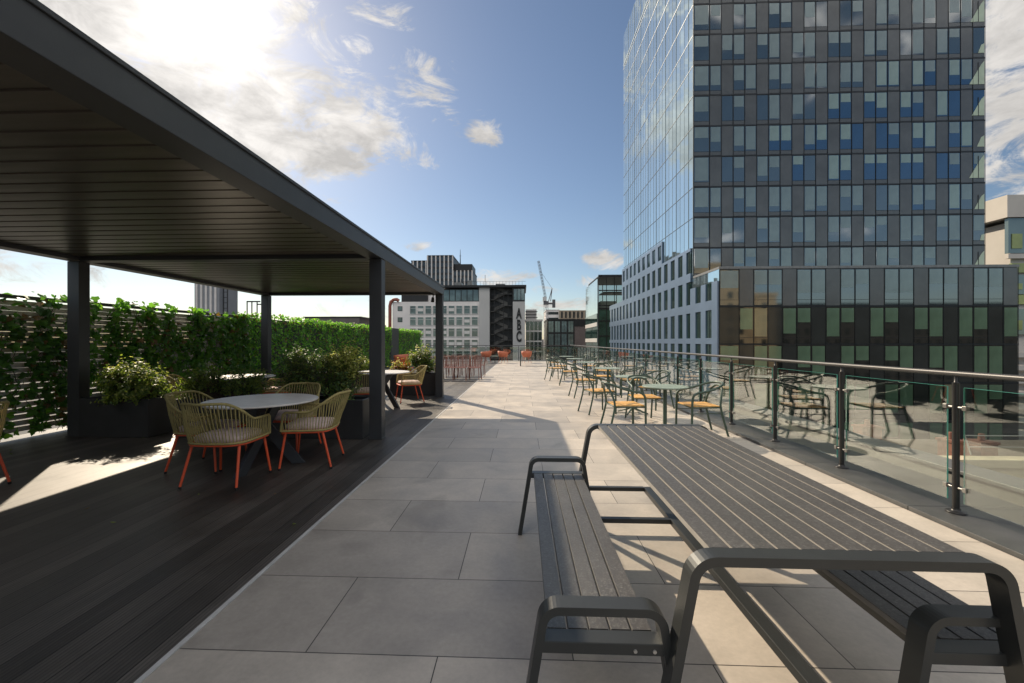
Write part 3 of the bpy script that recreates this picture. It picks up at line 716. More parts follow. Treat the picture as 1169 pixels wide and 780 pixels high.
TU = make_tub(); TU.location = (-2.35, 27.2, 0); TU.rotation_euler = (0, 0, R(60)); TU['label'] = 'orange tub chair at the far railing, left of its pair'
dup(TU, (-1.25, 27.4, 0), R(-60), 'orange tub chair at the far railing, right of its pair')
dup(TU, (.30, 27.5, 0), R(20), 'orange tub chair at the far railing behind the dark bench')
dup(TU, (-4.8, 19.5, 0), R(-20), 'orange tub chair on the deck near the green hedge')
dup(TU, (-5.9, 20.1, 0), R(60), 'orange tub chair on the deck closest to the green hedge')
t = thing('low_table', 'small pale low table between the orange tub chairs', 'table', (-1.8, 27.6, 0))
b = MB(); b.lathe([(.3, .42), (.31, .44)], M_greentop, 24); b.build('tabletop', t); b = MB(); b.cyl((0, 0, .01), (0, 0, .42), .025, M_perg); b.lathe([(.2, 0), (.2, .01)], M_perg, 20); b.build('column', t)
t = thing('low_bench', 'long low dark bench with an upright end before the far railing', 'bench', (.75, 23.9, 0))
b = MB()
for k in range(5): b.box(-.8, -.2+k*.085, .30, .9, -.2+k*.085+.075, .33, M_ptable)
b.build('seat', t)
for x in (-.84, .86):
    b = MB(); top = .88 if x < 0 else .30; b.box(x-.03, -.21, 0, x+.03, -.15, top-.001, M_pframe); b.box(x-.03, .16, 0, x+.03, .22, top-.001, M_pframe); b.box(x-.03, -.21, top, x+.03, .22, top+.04, M_pframe); b.build('end_frame', t)

# ================================================================== BUILDINGS
def bwall(b, *a): b.box(*a)
M_tdark = mat('dark_tower_panel', (.088, .092, .090), .22, .1, .18, .4, ior=1.6)
M_tframe = mat('tower_mullion', (.014, .016, .018), .4, .3, 0)
M_wgl = mat('tinted_window_glass', (.040, .062, .066), .05, .25, .25, .3, ior=2.7)
M_wgl2 = mat('blue_tinted_window_glass', (.018, .064, .13), .05, .3, .25, .3, ior=2.3)  # blue of the mirrored sky put into the pane colour
M_blind = mat('pale_green_blind_behind_glass', (.20, .27, .24), .22, .15, .15, .5, ior=1.9)
M_blind2 = mat('grey_blind_behind_glass', (.15, .20, .195), .22, .15, .15, .5, ior=1.9)
M_mirror = mirror_facade()
M_mirwall = mat('pale_blue_grey_cladding', (.135, .19, .275), .30, .2, .12, .3, ior=1.7)
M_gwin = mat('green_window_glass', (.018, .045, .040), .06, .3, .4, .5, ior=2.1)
M_roof = mat('grey_roof_membrane', (.16, .155, .15), .9, 0, .2, .3)

def win_cell(w, h, frac, blind, glass, name='window'):
    b = MB(); b.box(0, -.03, 0, w, .02, h, M_tframe)
    b.box(.05, -.045, .55, w-.05, -.031, h-.05, glass); b.box(.05, -.044, .05, w-.05, -.031, .5, M_tdark)
    if frac > 0: b.box(.12, -.055, h-.08-(h-.7)*frac, w-.12, -.046, h-.08, blind)
    return b
TX0, TX1, TY0, TY1 = 22.0, 57.9, 54.6, 91.5
tw = thing('glass_office_tower', 'tall dark glass office tower with mirror glass on its left side', 'tower', (TX0, TY0, -22))
def tadd(b, name, **k): return b.build(name, tw, loc=(-TX0, -TY0, 22), **k)
Z0 = 9.54; FH = 3.91; TOP = 67.6
b = MB(); b.box(TX0+.06, TY0+.03, -22, TX1, TY1, TOP-.3, M_tdark); tadd(b, 'core')
b = MB(); b.box(TX0+.0, TY0+.03, -22, TX0+.058, TY1, TOP, M_mirror); tadd(b, 'mirror_side')
mat('side_joint', (.07, .09, .11), .4, .3, 0)
b = MB()
for k in range(14):
    z = Z0+k*FH; b.box(TX0-.035, TY0+.06, z-.035, TX0-.001, TY1, z+.035, MATS['side_joint'])
y = TY0+1.48; k = 0
while y < TY1-.2:
    b.box(TX0-.05 if k % 3 == 0 else TX0-.025, y-.018, 10, TX0-.002, y+.018, TOP, mat('pale_fin', (.20, .27, .31), .7, .1, 0) if k == 0 else MATS['pale_fin']); y += 1.48; k += 1
b.box(TX0-.04, TY0, 10, TX0-.001, TY0+.06, TOP, MATS['pale_fin']); b.box(TX0-.06, TY0+.06, 61.1, TX0-.051, TY1, 61.3, MATS['pale_fin'])
tadd(b, 'side_fins')
b = MB()                                                   # front grid: floor bands and dark panels
for k in range(15):
    z = Z0+k*FH; b.box(TX0, TY0-.06, z-.07, TX1, TY0+.028, z+.07, M_tframe)
nm = 24; mw = (TX1-TX0-.6)/nm; xs = [TX0]+[TX0+.6+mw*i for i in range(1, nm+1)]
for x in xs: b.box(x-.018, TY0-.085, Z0, x+.018, TY0-.061, TOP-.3, M_tframe)
tadd(b, 'front_grid')
variants = []; random.seed(5)
for gi, gl in enumerate((M_wgl, M_wgl2)):
    for fr in (.0, .35, .45, .62, .80, .97):
        variants.append((gi, fr, win_cell(mw-.05, FH-.16, fr, M_blind if random.random() < .65 else M_blind2, gl)))
proto = {}
cells = []; db = MB()
for k in range(15):
    off = 0 if k % 2 else 2
    for i in range(nm):
        z = Z0+k*FH+.08; h = FH-.16
        if z > TOP-2: continue
        x0 = xs[i]+.025; x1 = xs[i+1]-.025
        dark = (i % 3 == (1 if k % 2 else 2)) and i > 0
        if dark: db.box(x0, TY0-.045, z, x1, TY0+.02, z+h, M_tdark)
        else: cells.append((i, k, x0, z))
tadd(db, 'dark_panels')
cells.sort(key=lambda c: abs(c[1]-4.5)+abs(c[0]-12)*.05)
rest = MB(); cnt = 0
for (i, k, x0, z) in cells:
    blue = ((i-18)/11)**2+((k-4.2)/2.3)**2+random.uniform(-.35, .35) < 1  # oval of panes coloured as reflected blue sky
    v = random.choice([q for q in range(12) if variants[q][0] == (1 if blue else 0)] + [3 + (6 if blue else 0), 4 + (6 if blue else 0)])
    if i == 0: rest_w = True
    if cnt < 96 and i > 0:
        if v not in proto: o = variants[v][2].build('window', tw, loc=(x0-TX0, -.0, z+22)); proto[v] = o
        else: o = proto[v].copy(); COL.objects.link(o); o.parent = tw; o.location = (x0-TX0, 0, z+22)
        cnt += 1
    else:
        vb = variants[v][2]; wsc = (xs[i+1]-xs[i]-.05)/(mw-.05)
        bb = len(rest.v); rest.v += [(x0+p[0]*wsc, TY0+p[1], z+p[2]) for p in vb.v]
        for f, m_, s_ in zip(vb.f, vb.mi, vb.sm): rest.f.append(tuple(bb+q for q in f)); rest.mi.append(rest.slot(vb.mats[m_])); rest.sm.append(s_)
o = tadd(rest, 'upper_windows'); o['kind'] = 'stuff'
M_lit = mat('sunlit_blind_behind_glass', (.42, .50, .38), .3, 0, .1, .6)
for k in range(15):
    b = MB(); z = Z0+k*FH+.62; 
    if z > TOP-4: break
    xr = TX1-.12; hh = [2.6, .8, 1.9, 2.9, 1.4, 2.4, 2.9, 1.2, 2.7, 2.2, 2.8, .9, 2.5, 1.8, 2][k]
    b.prism([(xr-hh*.62, z), (xr, z), (xr, z+hh), (xr-.35, z+hh*.85)], 'y', TY0-.075, TY0-.058, M_lit)  # sunlit shape put into the wedge's outline and pale colour
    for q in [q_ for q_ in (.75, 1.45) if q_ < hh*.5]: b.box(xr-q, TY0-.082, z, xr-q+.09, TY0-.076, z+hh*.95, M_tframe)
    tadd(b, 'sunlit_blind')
b = MB(); b.box(TX0+.1, TY0+.1, TOP-.3, TX1-.05, TY1-.1, TOP, M_roof); tadd(b, 'roof')

# podium in front of the tower
PX1, PY0 = 53.8, 47.5; PT = 9.65
pd = thing('glass_podium_building', 'low dark glass office block projecting in front of the tower', 'building', (TX0, PY0, -22))
def padd(b, name, **k): return b.build(name, pd, loc=(-TX0, -PY0, 22), **k)
b = MB(); b.box(TX0+.06, PY0+.05, -22, PX1, TY0-.12, PT-.15, M_tdark); padd(b, 'core')
b = MB(); b.box(TX0, PY0+.05, -22, TX0+.058, TY0-.001, PT-.15, M_mirror); padd(b, 'mirror_side')
b = MB(); b.box(TX0-.05, PY0-.08, PT-.15, PX1+.1, TY0-.13, PT+.12, M_flash); padd(b, 'roof_edge')
pm = (PX1-TX0-.6)/20; px_ = [TX0]+[TX0+.6+pm*i for i in range(1, 21)]
b = MB(); db = MB(); PF = 4.2; cnt = 0; pv = {}
for k in range(8):
    z = PT-.15-PF*(k+1); b.box(TX0, PY0-.07, z-.08, PX1, PY0+.048, z+.08, M_tframe)
for x in px_: b.box(x-.02, PY0-.09, -22, x+.02, PY0-.071, PT-.15, M_tframe)
padd(b, 'front_grid')
M_ppan = mat('podium_panel', (.030, .034, .033), .08, .1, .2, .4, ior=1.5); M_sand = mat('sand_blind_glass', (.20, .19, .12), .08, .2, .2, .4, ior=2.0); M_pgreen = mat('green_blind_glass', (.095, .165, .105), .10, .2, .25, .5, ior=2.0); M_pdark = mat('black_podium_glass', (.012, .014, .014), .04, .3, .3, .3, ior=2.3)
for k in range(7):
    z = PT-.15-PF*(k+1)+.09
    for i in range(20):
        x0 = px_[i]+.02; x1 = px_[i+1]-.02; h = PF-.18
        if (i % 3 == 1) if k != 1 else (i % 3 == 0):
            db.box(x0, PY0-.05, z, x1, PY0+.04, z+h, M_tdark if k == 0 else M_ppan); continue
        w = x1-x0
        if k == 0: zz, hh, gm, bm, fr = z, h, M_wgl, M_blind2, random.choice((.5, .62, .8, .5))
        else: zz, hh, gm, bm, fr = z, h, M_pdark, M_pgreen if random.random() < .93 else M_sand, random.choice((.5, .75, .9, 1, 1))
        q = MB(); q.box(0, -.05, 0, w, .04, hh, M_pdark if k else M_tframe); q.box(.06, -.062, .06, w-.06, -.051, hh-.06, gm)
        q.box(.09, -.072, hh-.12-(hh-.9)*fr, w-.09, -.063, hh-.12, bm); q.box(.06, -.0715, .62, w-.06, -.0635, .66, M_tframe)
        o = q.build('window', pd, loc=(x0-TX0, 0, zz+22)); cnt += 1
padd(db, 'dark_panels')
# building mirrored in the side glass, its reflection modelled as relief with windows
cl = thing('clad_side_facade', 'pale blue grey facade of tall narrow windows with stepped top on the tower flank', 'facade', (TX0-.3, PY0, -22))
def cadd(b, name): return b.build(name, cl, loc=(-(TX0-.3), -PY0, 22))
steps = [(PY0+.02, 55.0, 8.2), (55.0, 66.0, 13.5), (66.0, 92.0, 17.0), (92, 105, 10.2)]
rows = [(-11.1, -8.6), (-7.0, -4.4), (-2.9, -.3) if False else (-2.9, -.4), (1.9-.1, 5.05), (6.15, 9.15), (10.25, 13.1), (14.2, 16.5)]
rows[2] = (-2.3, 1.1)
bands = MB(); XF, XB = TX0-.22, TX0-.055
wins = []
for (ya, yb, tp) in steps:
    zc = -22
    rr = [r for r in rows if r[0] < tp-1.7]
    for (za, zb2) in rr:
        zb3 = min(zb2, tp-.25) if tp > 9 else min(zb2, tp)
        bands.box(XF, ya, zc, XB, yb, za, M_mirwall)
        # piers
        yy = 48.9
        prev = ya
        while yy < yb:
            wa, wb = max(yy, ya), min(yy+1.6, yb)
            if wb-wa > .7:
                if wa > prev+.01: bands.box(XF, prev, za, XB, wa, zb3, M_mirwall)
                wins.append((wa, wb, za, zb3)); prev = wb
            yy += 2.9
        if prev < yb-.01: bands.box(XF, prev, za, XB, yb, zb3, M_mirwall)
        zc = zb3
    if zc < tp: bands.box(XF, ya, zc, XB, yb, tp, M_mirwall)
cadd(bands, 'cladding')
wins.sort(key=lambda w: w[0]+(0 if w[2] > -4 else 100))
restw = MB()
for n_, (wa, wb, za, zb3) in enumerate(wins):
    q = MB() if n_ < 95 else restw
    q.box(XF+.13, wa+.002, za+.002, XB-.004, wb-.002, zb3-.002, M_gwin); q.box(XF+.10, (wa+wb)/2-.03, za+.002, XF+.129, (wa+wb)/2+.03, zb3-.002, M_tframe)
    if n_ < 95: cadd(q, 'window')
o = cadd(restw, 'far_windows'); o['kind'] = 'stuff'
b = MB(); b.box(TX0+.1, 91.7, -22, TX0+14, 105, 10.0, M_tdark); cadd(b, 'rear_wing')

# building with ABC lettering
M_con = mat('pale_grey_render', (.72, .68, .66), .75, 0, .08, .15); M_con2 = mat('light_grey_panel', (.48, .47, .46), .6, 0, .06, .1)
M_wf = mat('white_window_frame', (.66, .64, .61), .5, 0, .05, 1); M_wp = mat('teal_window_pane', (.09, .13, .13), .1, .2, .6, .35, ior=1.9); M_bk = mat('black_frame_metal', (.022, .022, .023), .45, .3, .1, 1)
BY = 130
ab = thing('abc_office_building', 'grey office building with large dark letters ABC down its corner', 'building', (-20, BY, -22))
def aadd(b, name, p=None): return b.build(name, p or ab, loc=(20, -BY, 22))
b = MB(); b.box(-40.9, BY, -22, -13.43, BY+16, 13.9, M_con); aadd(b, 'main_wall')
b = MB(); b.box(-13.42, BY-.5, -22, -10.13, BY+16, 18.2, M_con2); aadd(b, 'stair_wall')
b = MB(); b.box(-2.88, BY-.5, -22, .89, BY+16, 13.8, M_con2); aadd(b, 'lettered_wall')
b = MB(); b.box(-24.74, BY+.5, 13.91, -13.43, BY+15, 17.9, M_bk)
for i in range(6):
    x = -24.6+i*1.86; b.box(x, BY+.42, 14.2, x+1.6, BY+.49, 17.6, M_wp)
aadd(b, 'rooftop_storey')
b = MB(); b.box(-38.6, BY+2, 13.91, -30.3, BY+12, 16.4, M_bk); b.box(-30.2, BY+3, 13.91, -24.8, BY+12, 16.2, M_con); aadd(b, 'plant_room')
b = MB(); b.box(-25.2, BY-1.2, 18.21, 1.3, BY+16, 18.9, M_bk); aadd(b, 'roof')
b = MB(); b.box(-10.12, BY+2.0, -22, -2.89, BY+15, 18.2, M_bk); aadd(b, 'stair_core')
b = MB()
for i in range(6):
    x = -10.05+i*1.4; b.box(x, BY-.3, -22, x+.14, BY-.15, 18.19, M_bk)
for k in range(11): b.box(-10.12, BY-.14, -20+k*3.6, -2.89, BY-.05, -19.8+k*3.6, M_bk)
aadd(b, 'stair_screen')
b = MB()
for x, w, h in ((-22, 2.4, 1.6), (-17.5, 1.4, 2.2), (-8.5, 3, 1.1)): b.box(x, BY+4, 18.91, x+w, BY+8, 18.9+h, M_flash)
b.cyl((-12, BY+5, 18.9), (-12, BY+5, 23), .07, M_bk, n=6); b.cyl((-20, BY+6, 18.9), (-20, BY+6, 22), .06, M_bk, n=6)
for k in range(26): b.cyl((-25+k, BY-.9, 18.9), (-25+k, BY-.9, 20.0), .04, M_bk, n=5)
b.box(-25, BY-.94, 20.0, 1.1, BY-.86, 20.06, M_bk); aadd(b, 'roof_equipment')
M_st = mat('stair_concrete', (.10, .097, .092), .8, 0, .1, 1)
for k in range(10):
    b = MB(); z = -18+k*3.62
    def fl(xa, za, xb, zb_, y0): b.prism([(xa, za), (xb, zb_), (xb, zb_+1.0), (xa, za+1.0)], 'y', y0, y0+.25, M_st)
    fl(-8.8, z, -4.6, z+1.8, BY+.4); fl(-4.6, z+1.8, -8.8, z+3.6, BY+1.2); b.box(-4.6, BY+.3, z+1.6, -3.2, BY+1.6, z+1.8, M_st); b.box(-9.9, BY+.3, z+3.4, -8.8, BY+1.6, z+3.6, M_st); aadd(b, 'stair_flight')
b = MB(); b.box(-2.88, BY-.3, 13.85, .89, BY+10, 18.2, M_bk)
for i in range(3): b.box(-2.6+i*1.15, BY-.38, 14.3, -1.65+i*1.15, BY-.31, 17.7, M_wp)
aadd(b, 'corner_glazing')
for j in range(7):
    for i in range(9 if j < 7 else 8):
        x = -35.2+i*2.44; z = 10.1-j*3.55
        if x > -14.9: continue
        b = MB(); b.box(x-.12, BY-.22, z-.12, x+1.90, BY-.002, z+.0, M_wf); b.box(x-.12, BY-.22, z+2.45, x+1.90, BY-.002, z+2.57, M_wf); b.box(x-.12, BY-.22, z, x, BY-.002, z+2.45, M_wf); b.box(x+1.78, BY-.22, z, x+1.90, BY-.002, z+2.45, M_wf)
        b.box(x, BY-.10, z, x+1.78, BY-.003, z+2.45, M_wp); b.box(x, BY-.16, z+1.7, x+1.78, BY-.101, z+1.78, M_wf)
        if random.random() < .3: b.box(x+.05, BY-.13, z+.8, x+1.7, BY-.102, z+1.68, M_wf)
        aadd(b, 'window')
for z in (11.0, 7.5):
    b = MB(); b.box(-39.2, BY-.05, z, -37.7, BY-.002, z+1.5, M_bk); b.box(-39.05, BY-.09, z+.15, -37.85, BY-.051, z+1.35, M_wp); aadd(b, 'small_window')
for ch_, zc in (('A', 8.63), ('B', 5.05), ('C', 1.5)):
    cu = bpy.data.curves.new('letter', 'FONT'); cu.body = ch_; cu.size = 4.4; cu.extrude = .12; cu.offset = .145; cu.align_x = 'CENTER'
    to = bpy.data.objects.new('tmp', cu); COL.objects.link(to); me = bpy.data.meshes.new_from_object(to); bpy.data.objects.remove(to)
    me.materials.clear(); me.materials.append(M_bk); o = bpy.data.objects.new('letter', me); COL.objects.link(o); o.parent = ab; o.location = (-1.0+20, -.63, zc+22); o.rotation_euler = (R(90), 0, 0); o.scale = (.52, 1, 1)
b = MB(); pth = [(-41.6, BY-.2, z) for z in (-10, 0, 8, 12.6)]+[(-41.3, BY-.2, 13.9), (-40.4, BY-.2, 14.6), (-39.4, BY-.2, 14.6), (-38.8, BY-.2, 14.2)]
b.tube(pth, .55, mat('red_brown_duct', (.26, .075, .05), .5, 0, .1, 1), 10); o = b.build('ventilation_duct'); tag(o, 'red brown curved duct on the left end of the grey office building', 'duct')

def grid_building(name, label, cat, x0, x1, y, dpt, top, wallm, glassm, colw, rowh, ww, wh, zmin=-6, slab=None, cap=None, ribs=False):
    t = thing(name, label, cat, ((x0+x1)/2, y, -22)); L = (-(x0+x1)/2, -y, 22)
    b = MB(); b.box(x0, y, -22, x1, y+dpt, top, wallm); b.build('wall', t, loc=L)
    b = MB(); b.box(x0-.2, y-.2, top, x1+.2, y+dpt, top+.5, cap or wallm); b.build('roof', t, loc=L)
    nc = int((x1-x0)/colw); m0 = ((x1-x0)-nc*colw)/2; z = top-rowh; n = 0; rs = MB()
    while z > zmin:
        for i in range(nc):
            q = MB() if n < 90 else rs; xa = x0+m0+i*colw+(colw-ww)/2
            q.box(xa, y-.06, z+(rowh-wh)/2, xa+ww, y-.002, z+(rowh+wh)/2, glassm); q.box(xa+ww/2-.04, y-.09, z+(rowh-wh)/2, xa+ww/2+.04, y-.061, z+(rowh+wh)/2, M_bk)
            if n < 90: q.build('window', t, loc=L)
            n += 1
        z -= rowh
    if rs.v: o = rs.build('lower_windows', t, loc=L); o['kind'] = 'stuff'
    if ribs:
        r = MB()
        for i in range(nc+1): xa = x0+m0+i*colw; r.box(xa-.35, y-.7, -10, xa+.35, y-.1, top+.2, ribs)
        r.build('fins', t, loc=L)
    return t, L
M_w1 = mat('white_tower_fin', (.55, .52, .50), .7, 0, .1, .2); M_g1 = mat('dark_far_glass', (.035, .045, .05), .12, .2, .4, .2, ior=1.8)
grid_building('highrise', 'left wing of the pale ribbed high rise rising behind the lettered building', 'high rise', -67.6, -57.2, 252, 25, 50.3, M_bk, M_g1, 2.6, 3.6, 1.7, 2.6, 15, ribs=M_w1)
grid_building('highrise', 'tallest middle part of the pale ribbed high rise behind the lettered building', 'high rise', -57.1, -41.8, 250, 30, 53.0, M_bk, M_g1, 2.55, 3.6, 1.7, 2.6, 15, ribs=M_w1)
grid_building('highrise', 'lower right wing of the pale ribbed high rise, with a dark top storey', 'high rise', -41.7, -30.1, 251, 25, 44.2, M_bk, M_g1, 2.3, 3.6, 1.5, 2.6, 15, ribs=M_w1)
b = MB(); b.box(-41.5, 252, 44.71, -30.3, 270, 48.4, M_bk); o = b.build('rooftop_plant'); tag(o, 'dark rooftop storey on the right wing of the ribbed high rise', 'plant room')
b = MB(); b.cyl((-38, 255, 48.41), (-38, 255, 58), .35, M_bk, .1, 8); b.cyl((-38.6, 255, 54), (-37.4, 255, 54), .1, M_bk); o = b.build('rooftop_mast'); tag(o, 'thin mast on the roof of the ribbed high rise', 'mast')

# concrete block right of ABC
t, L = grid_building('concrete_block', 'stepped grey concrete block right of the ABC letters with a green glass front', 'building', 1.2, 6.7, 140, 20, 8.3, M_con, M_gwin, 1.35, 3.4, 1.15, 2.9, -18)
b = MB(); b.box(1.2, 142, 8.81, 4.9, 158, 12.3, M_con)
for k in range(3): b.box(1.1, 141.7, 9.4+k*1.0, 5.2-(.3 if k % 2 else 0), 141.99, 9.7+k*1.0, M_st)
b.build('upper_storey', t, loc=L)
t, L = grid_building('dark_framed_building', 'black framed building with big windows, right of the crane', 'building', 9.0, 18.7, 150, 20, 9.0, M_bk, M_wp, 2.35, 4.6, 1.75, 3.9, -18)
b = MB(); b.box(18.75, 150.3, -22, 23.4, 168, 7.0, mat('mauve_brown_cladding', (.135, .105, .10), .7, 0, .1, .3)); b.build('brown_wall', t, loc=L)
b = MB(); b.box(18.75, 150.0, 7.01, 23.5, 168, 9.4, M_bk); b.build('dark_parapet', t, loc=L)
grid_building('tan_ribbed_block', 'tan office block with upright ribs seen over the black framed building', 'building', 20.5, 38.5, 230, 30, 18.0, mat('tan_cladding', (.33, .27, .20), .75, 0, .1, .2), M_g1, 2.2, 4, .9, 3.4, 0, ribs=MATS['tan_cladding'])
grid_building('pale_banded_block', 'pale banded block just right of the crane mast', 'building', 13.4, 20.4, 231, 30, 18.6, M_con, M_g1, 6.6, 3.2, 6.2, 1.5, 0)

# glass block beside tower
gb = thing('green_glass_building', 'green glass building with an open framed top beside the tower', 'building', (24, 115, -22)); L = (-24, -115, 22)
M_ggl = mat('green_curtain_glass', (.03, .085, .065), .05, .3, .5, .3, ior=2.0); M_pgl = mat('pale_side_glass', (.50, .60, .60), .06, .75, .1, .2)
b = MB(); b.box(20.9, 115, -22, 40, 132, 10.2, M_ggl); b.build('lower_glazing', gb, loc=L)
b = MB()
for i in range(8): b.box(20.8+i*2.15, 114.8, -22, 20.95+i*2.15, 114.99, 19.3, M_bk)
for k in range(10): b.box(20.8, 114.85, -18.0+4.15*k, 38, 114.98, -17.7+4.15*k, M_bk)
b.box(20.8, 114.7, 19.0, 38, 131.9, 19.3, M_bk); b.box(20.8, 114.7, 10.2, 38, 114.79, 10.6, M_bk)
for i in range(5): b.box(20.8+i*4.3, 131.7, 10.3, 21.0+i*4.3, 131.9, 19, M_bk)
b.build('steel_frame', gb, loc=L)
b = MB(); b.box(21, 115.1, 10.3, 38, 115.13, 18.9, M_glass); b.build('upper_glazing', gb, loc=L)
b = MB(); b.box(22.5, 121, 10.3, 27, 128, 13.0, M_con); b.box(23, 119, 15.2, 38, 126, 15.5, M_bk); b.build('roof_plant', gb, loc=L)
b = MB(); b.box(20.6, 115.2, -22, 20.79, 136, 18.6, M_pgl); b.build('side_glazing', gb, loc=L)
b = MB()
for z in (-3.0, 1.2, 5.6): b.box(20.45, 115.2, z, 20.59, 136, z+1.1, M_con2)
for z in (3.0, 7.4): b.box(20.45, 115.2, z-.7, 20.59, 136, z+1.7, M_gwin)
b.build('side_bands', gb, loc=L)

# far right building
fr_ = thing('pale_panelled_building', 'pale panelled building with yellow green windows at the right edge', 'building', (90, 75, -22)); L = (-90, -75, 22)
M_yg = mat('yellow_green_glazing', (.24, .28, .09), .2, 0, .3, .2); M_cr = mat('cream_panel', (.48, .45, .41), .6, 0, .06, .3); M_pt = mat('pale_teal_glazing', (.15, .20, .20), .1, .3, .1, .3)
x0 = 82.6
b = MB(); b.box(x0+1.5, 75.3, -22, x0+30, 95, 22, M_cr); b.build('wall', fr_, loc=L)
b = MB(); b.box(x0, 74.4, 22.6, x0+30, 95, 26.4, M_cr); b.box(x0+.4, 74.6, 15.6, x0+30, 75.2, 16.4, M_cr); b.build('upper_box', fr_, loc=L)
for k, (za, zb_, m_) in enumerate(((16.5, 22.5, M_pt), (9.5, 12.8, M_pt), (2.6, 7.0, M_pt))):
    for i in range(6):
        b = MB(); xa = x0+.5+i*3.2; b.box(xa, 74.7, za, xa+3.1, 75.25, zb_, m_); b.box(xa+.5, 74.6, za+.8, xa+2.2, 74.69, za+(zb_-za)*.55, M_yg); b.build('window', fr_, loc=L)
b = MB()
for z in (13.2, 7.8): b.box(x0+1.2, 74.8, z, x0+30, 75.25, z+1.6, M_yg)
for k in range(7): b.box(x0-1, 73.8, -14.5+k*2.2, x0+30, 75.2, -13.6+k*2.2, M_cr)
b.build('bands', fr_, loc=L)

# far things to the left
lt = thing('distant_tower', 'hazy grey tower seen over the ivy fence at the left', 'tower', (-232, 300, -22)); L = (232, -300, 22)
b = MB(); b.box(-243, 300, -22, -224, 320, 46, mat('hazy_grey_wall', (.20, .21, .23), .8, 0, .1, .1))
b.build('wall', lt, loc=L); b = MB()
for i in range(5): b.box(-242+i*3.6, 299.6, -5, -240.5+i*3.6, 299.99, 45, M_w1)
b.build('ribs', lt, loc=L)
b = MB()
for x in (-222.5, -219.5): b.box(x-.3, 302, -22, x+.3, 302.6, 43, M_bk)
for k in range(14): b.box(-222.2, 302, -10+k*4, -219.8, 302.4, -9.6+k*4, M_bk)
tag(b.build('hoist_mast'), 'thin lattice hoist mast standing right of the hazy tower', 'hoist mast')
b = MB()
for x in (-169.5, -166.5, -163.2, -159.5, -157.6):
    b.box(x, 250, 8, x+.5, 250.5, 26, M_bk)
b.box(-169.5, 250, 25.6, -161, 250.5, 26.4, M_bk); b.box(-163.2, 251, 24, -157.1, 251.5, 24.7, M_bk); b.box(-180, 250, -22, -150, 262, 8, M_con)
tag(b.build('steel_frame_structure'), 'open steel frame on a roof seen over the fence', 'steel frame')
b = MB(); b.box(-66, 118, -22, -44.5, 135, 6.7, mat('brown_grey_roof', (.13, .115, .105), .8, 0, .1, .3)); b.box(-63.8, 120, 6.71, -47.5, 132, 8.4, MATS['brown_grey_roof']); b.box(-64.2, 119.8, 8.41, -47, 132.2, 8.7, M_bk); tag(b.build('flat_roofed_building'), 'brown flat roofed building showing over the hedge wall', 'building')
random.seed(9)
lows = [(-160, -100, 260, 3), (-98, -70, 220, 2), (-40, -10, 300, 4), (-8, 40, 320, 3), (42, 100, 330, 2), (-300, -170, 330, 2), (110, 220, 200, 4), (62, 82, 110, -2)]
side = ['behind the ivy fence', 'left of the high rise', 'behind the lettered building', 'behind the crane', 'behind the tan block', 'at the far left skyline', 'beyond the tower at the right', 'between the podium and the pale building']
for (xa, xb, yy, tp), s_ in zip(lows, side):
    b = MB(); b.box(xa, yy, -22, xb, yy+25, tp-2, M_con if random.random() < .5 else MATS['brown_grey_roof']); b.box(xa+4, yy+4, tp-1.99, xb-6, yy+18, tp, M_roof); tag(b.build('city_block'), 'low city block '+s_, 'building')

# tower crane
cr_ = thing('tower_crane', 'white tower crane with raised jib against the sky', 'crane', (11.4, 200, -22)); L = (0, 0, 0)
M_crn = mat('white_crane_steel', (.5, .5, .5), .5, .1, .1, 1); M_crd = mat('dark_crane_steel', (.10, .10, .11), .5, .2, .1, 1)
def lattice(b, p0, p1, w, seg, m, r=.09):
    p0, p1 = Vector(p0), Vector(p1); t = (p1-p0).normalized(); u = t.orthogonal().normalized(); v = t.cross(u); Ln = (p1-p0).length
    c = [(u*i+v*j)*w/2 for i, j in ((1, 1), (1, -1), (-1, -1), (-1, 1))]
    for q in c: b.cyl(p0+q, p1+q, r, m, n=5)
    for k in range(seg):
        a = p0+t*Ln*k/seg; d = p0+t*Ln*(k+1)/seg
        for i in range(4): b.cyl(a+c[i], d+c[(i+1) % 4], r*.6, m, n=4)
b = MB(); lattice(b, (0, 0, 0), (0, 0, 41), 1.4, 20, M_crn, .11); b.build('mast', cr_)
b = MB(); lattice(b, (-.2, 0, 44), (-3.6, 0, 62), .75, 12, M_crd, .07); b.build('jib', cr_)
b = MB(); b.box(-1.2, -1.2, 41, 1.2, 1.2, 42.6, M_crd); b.box(1.2, -1.0, 41.2, 4.2, 1.0, 41.9, M_crd); b.box(3.0, -.9, 39.6, 4.4, .9, 43.4, M_crd); b.build('counterweight', cr_)
b = MB(); b.box(-1.6, -1.5, 42.7, .2, .4, 44.6, M_crn); b.cyl((1.2, 0, 42.6), (2.9, 0, 48.8), .18, M_crd); b.cyl((2.2, 0, 42.6), (2.9, 0, 48.8), .18, M_crd); b.cyl((2.9, 0, 48.8), (-2.6, 0, 57), .06, M_crd); b.build('cab', cr_)

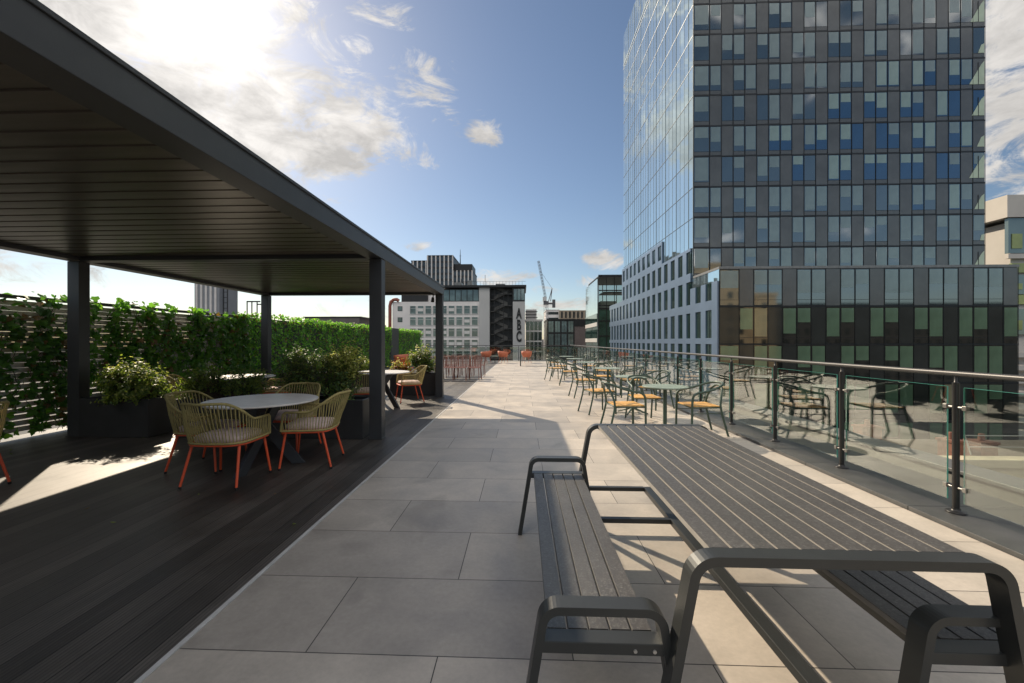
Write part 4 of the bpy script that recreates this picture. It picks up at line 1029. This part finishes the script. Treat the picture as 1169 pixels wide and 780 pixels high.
# neighbour roofs below the balustrade on the right
nr = thing('neighbour_roof', 'cream edged lower roof seen through the glass at the right', 'roof', (20, 15.5, -22)); L = (-20, -15.5, 22)
M_crm = mat('cream_stone_coping', (.52, .44, .30), .7, 0, .15, 1); M_brk = mat('red_brick', (.19, .085, .055), .85, 0, .35, 6, .4, 30)
b = MB(); b.box(12.3, 13.8, -22, 38, 18.5, -2.9, MATS['rendered_upstand']); b.build('wall', nr, loc=L)
b = MB(); b.box(12.1, 13.6, -2.55, 38, 14.1, -2.30, M_crm); b.box(12.2, 13.7, -2.9, 38, 14.0, -2.551, M_crm); b.build('front_coping', nr, loc=L)
b = MB(); b.box(12.5, 14.12, -2.9, 38, 18.4, -2.75, mat('brown_flat_roof', (.10, .08, .06), .9, 0, .3, .8)); b.build('roof_deck', nr, loc=L)
b = MB(); b.box(5.6, 2, -22, 11, 44, -15, mat('tan_flat_roof', (.065, .055, .043), .9, 0, .35, .5)); tag(b.build('lower_flat_roof'), 'low flat roof down in the street below the glass balustrade', 'roof')
for (x, y, w, l) in ((15.0, 15.2, .45, 'red brick chimney with one pot just right of the nearest rail post'), (15.8, 15.0, .55, 'wider red brick chimney at the right edge behind the glass'), (14.0, 17.5, .75, 'red brick chimney left of the nearest rail post')):
    t = thing('brick_chimney', l, 'chimney', (x, y, -2.75), group='red brick chimneys on the lower roof')
    b = MB(); b.box(-w/2, -.25, 0, w/2, .25, .66, M_brk); b.box(-w/2-.04, -.29, .66, w/2+.04, .29, .74, M_brk); b.build('stack', t)
    for px in (0,): b = MB(); b.cyl((px, 0, .74), (px, 0, .98), .10, M_brk, .08, 12); b.build('chimney_pot', t)
t = thing('roof_guard_rail', 'thin white guard rail in front of the brick chimneys', 'railing', (15.3, 14.25, -2.3))
b = MB(); b.cyl((-.8, 0, .62), (9, 0, .62), .016, M_cr, n=8); b.cyl((-.7, 0, .25), (9, 0, .25), .016, M_cr, n=8); b.build('rails', t)
for x in (-.62, 2, 4.5, 7): b = MB(); b.cyl((x-.2, 0, .66), (x, 0, 0), .02, M_cr, n=8); b.build('upright', t)

# city behind the viewpoint, mirrored by the tower
def backblock(x0, x1, y, z, m, label, wz=3.6, wx=3.2, roofm=None, slope=0):
    t = thing('city_building', label, 'building', ((x0+x1)/2, y, -22)); L = (-(x0+x1)/2, -y, 22)
    b = MB(); b.box(x0, y-25, -22, x1, y, z, m); b.build('wall', t, loc=L)
    b = MB(); b.box(x0-.3, y-25, z, x1+.3, y+.3, z+1, roofm or m); b.build('roof', t, loc=L)
    q = MB(); zz = -18
    while zz < z-2.4:
        xx = x0+1.2
        while xx < x1-2: q.box(xx, y+.01, zz, xx+1.5, y+.06, zz+2.1, M_g1); xx += wx
        zz += wz
    b = q.build('windows', t, loc=L); b['kind'] = 'stuff'
M_sandst = mat('sandstone_wall', (.50, .40, .26), .8, 0, .15, .3)
backblock(61, 70, -34, 27, M_sandst, 'sandstone block mirrored at the left end of the podium glass'); backblock(70.5, 76, -33, 15, M_sandst, 'lower sandstone wing mirrored in the podium glass')
backblock(82, 170, -46, 13, mat('dark_slate_wall', (.075, .078, .08), .8, 0, .15, .3), 'long dark block mirrored in the podium glass', roofm=M_bk)
backblock(8, 58, -60, 9, MATS['dark_slate_wall'], 'grey block mirrored in the lower podium glass')

print('objects', len(bpy.data.objects), 'polys', sum(len(m.polygons) for m in bpy.data.meshes))
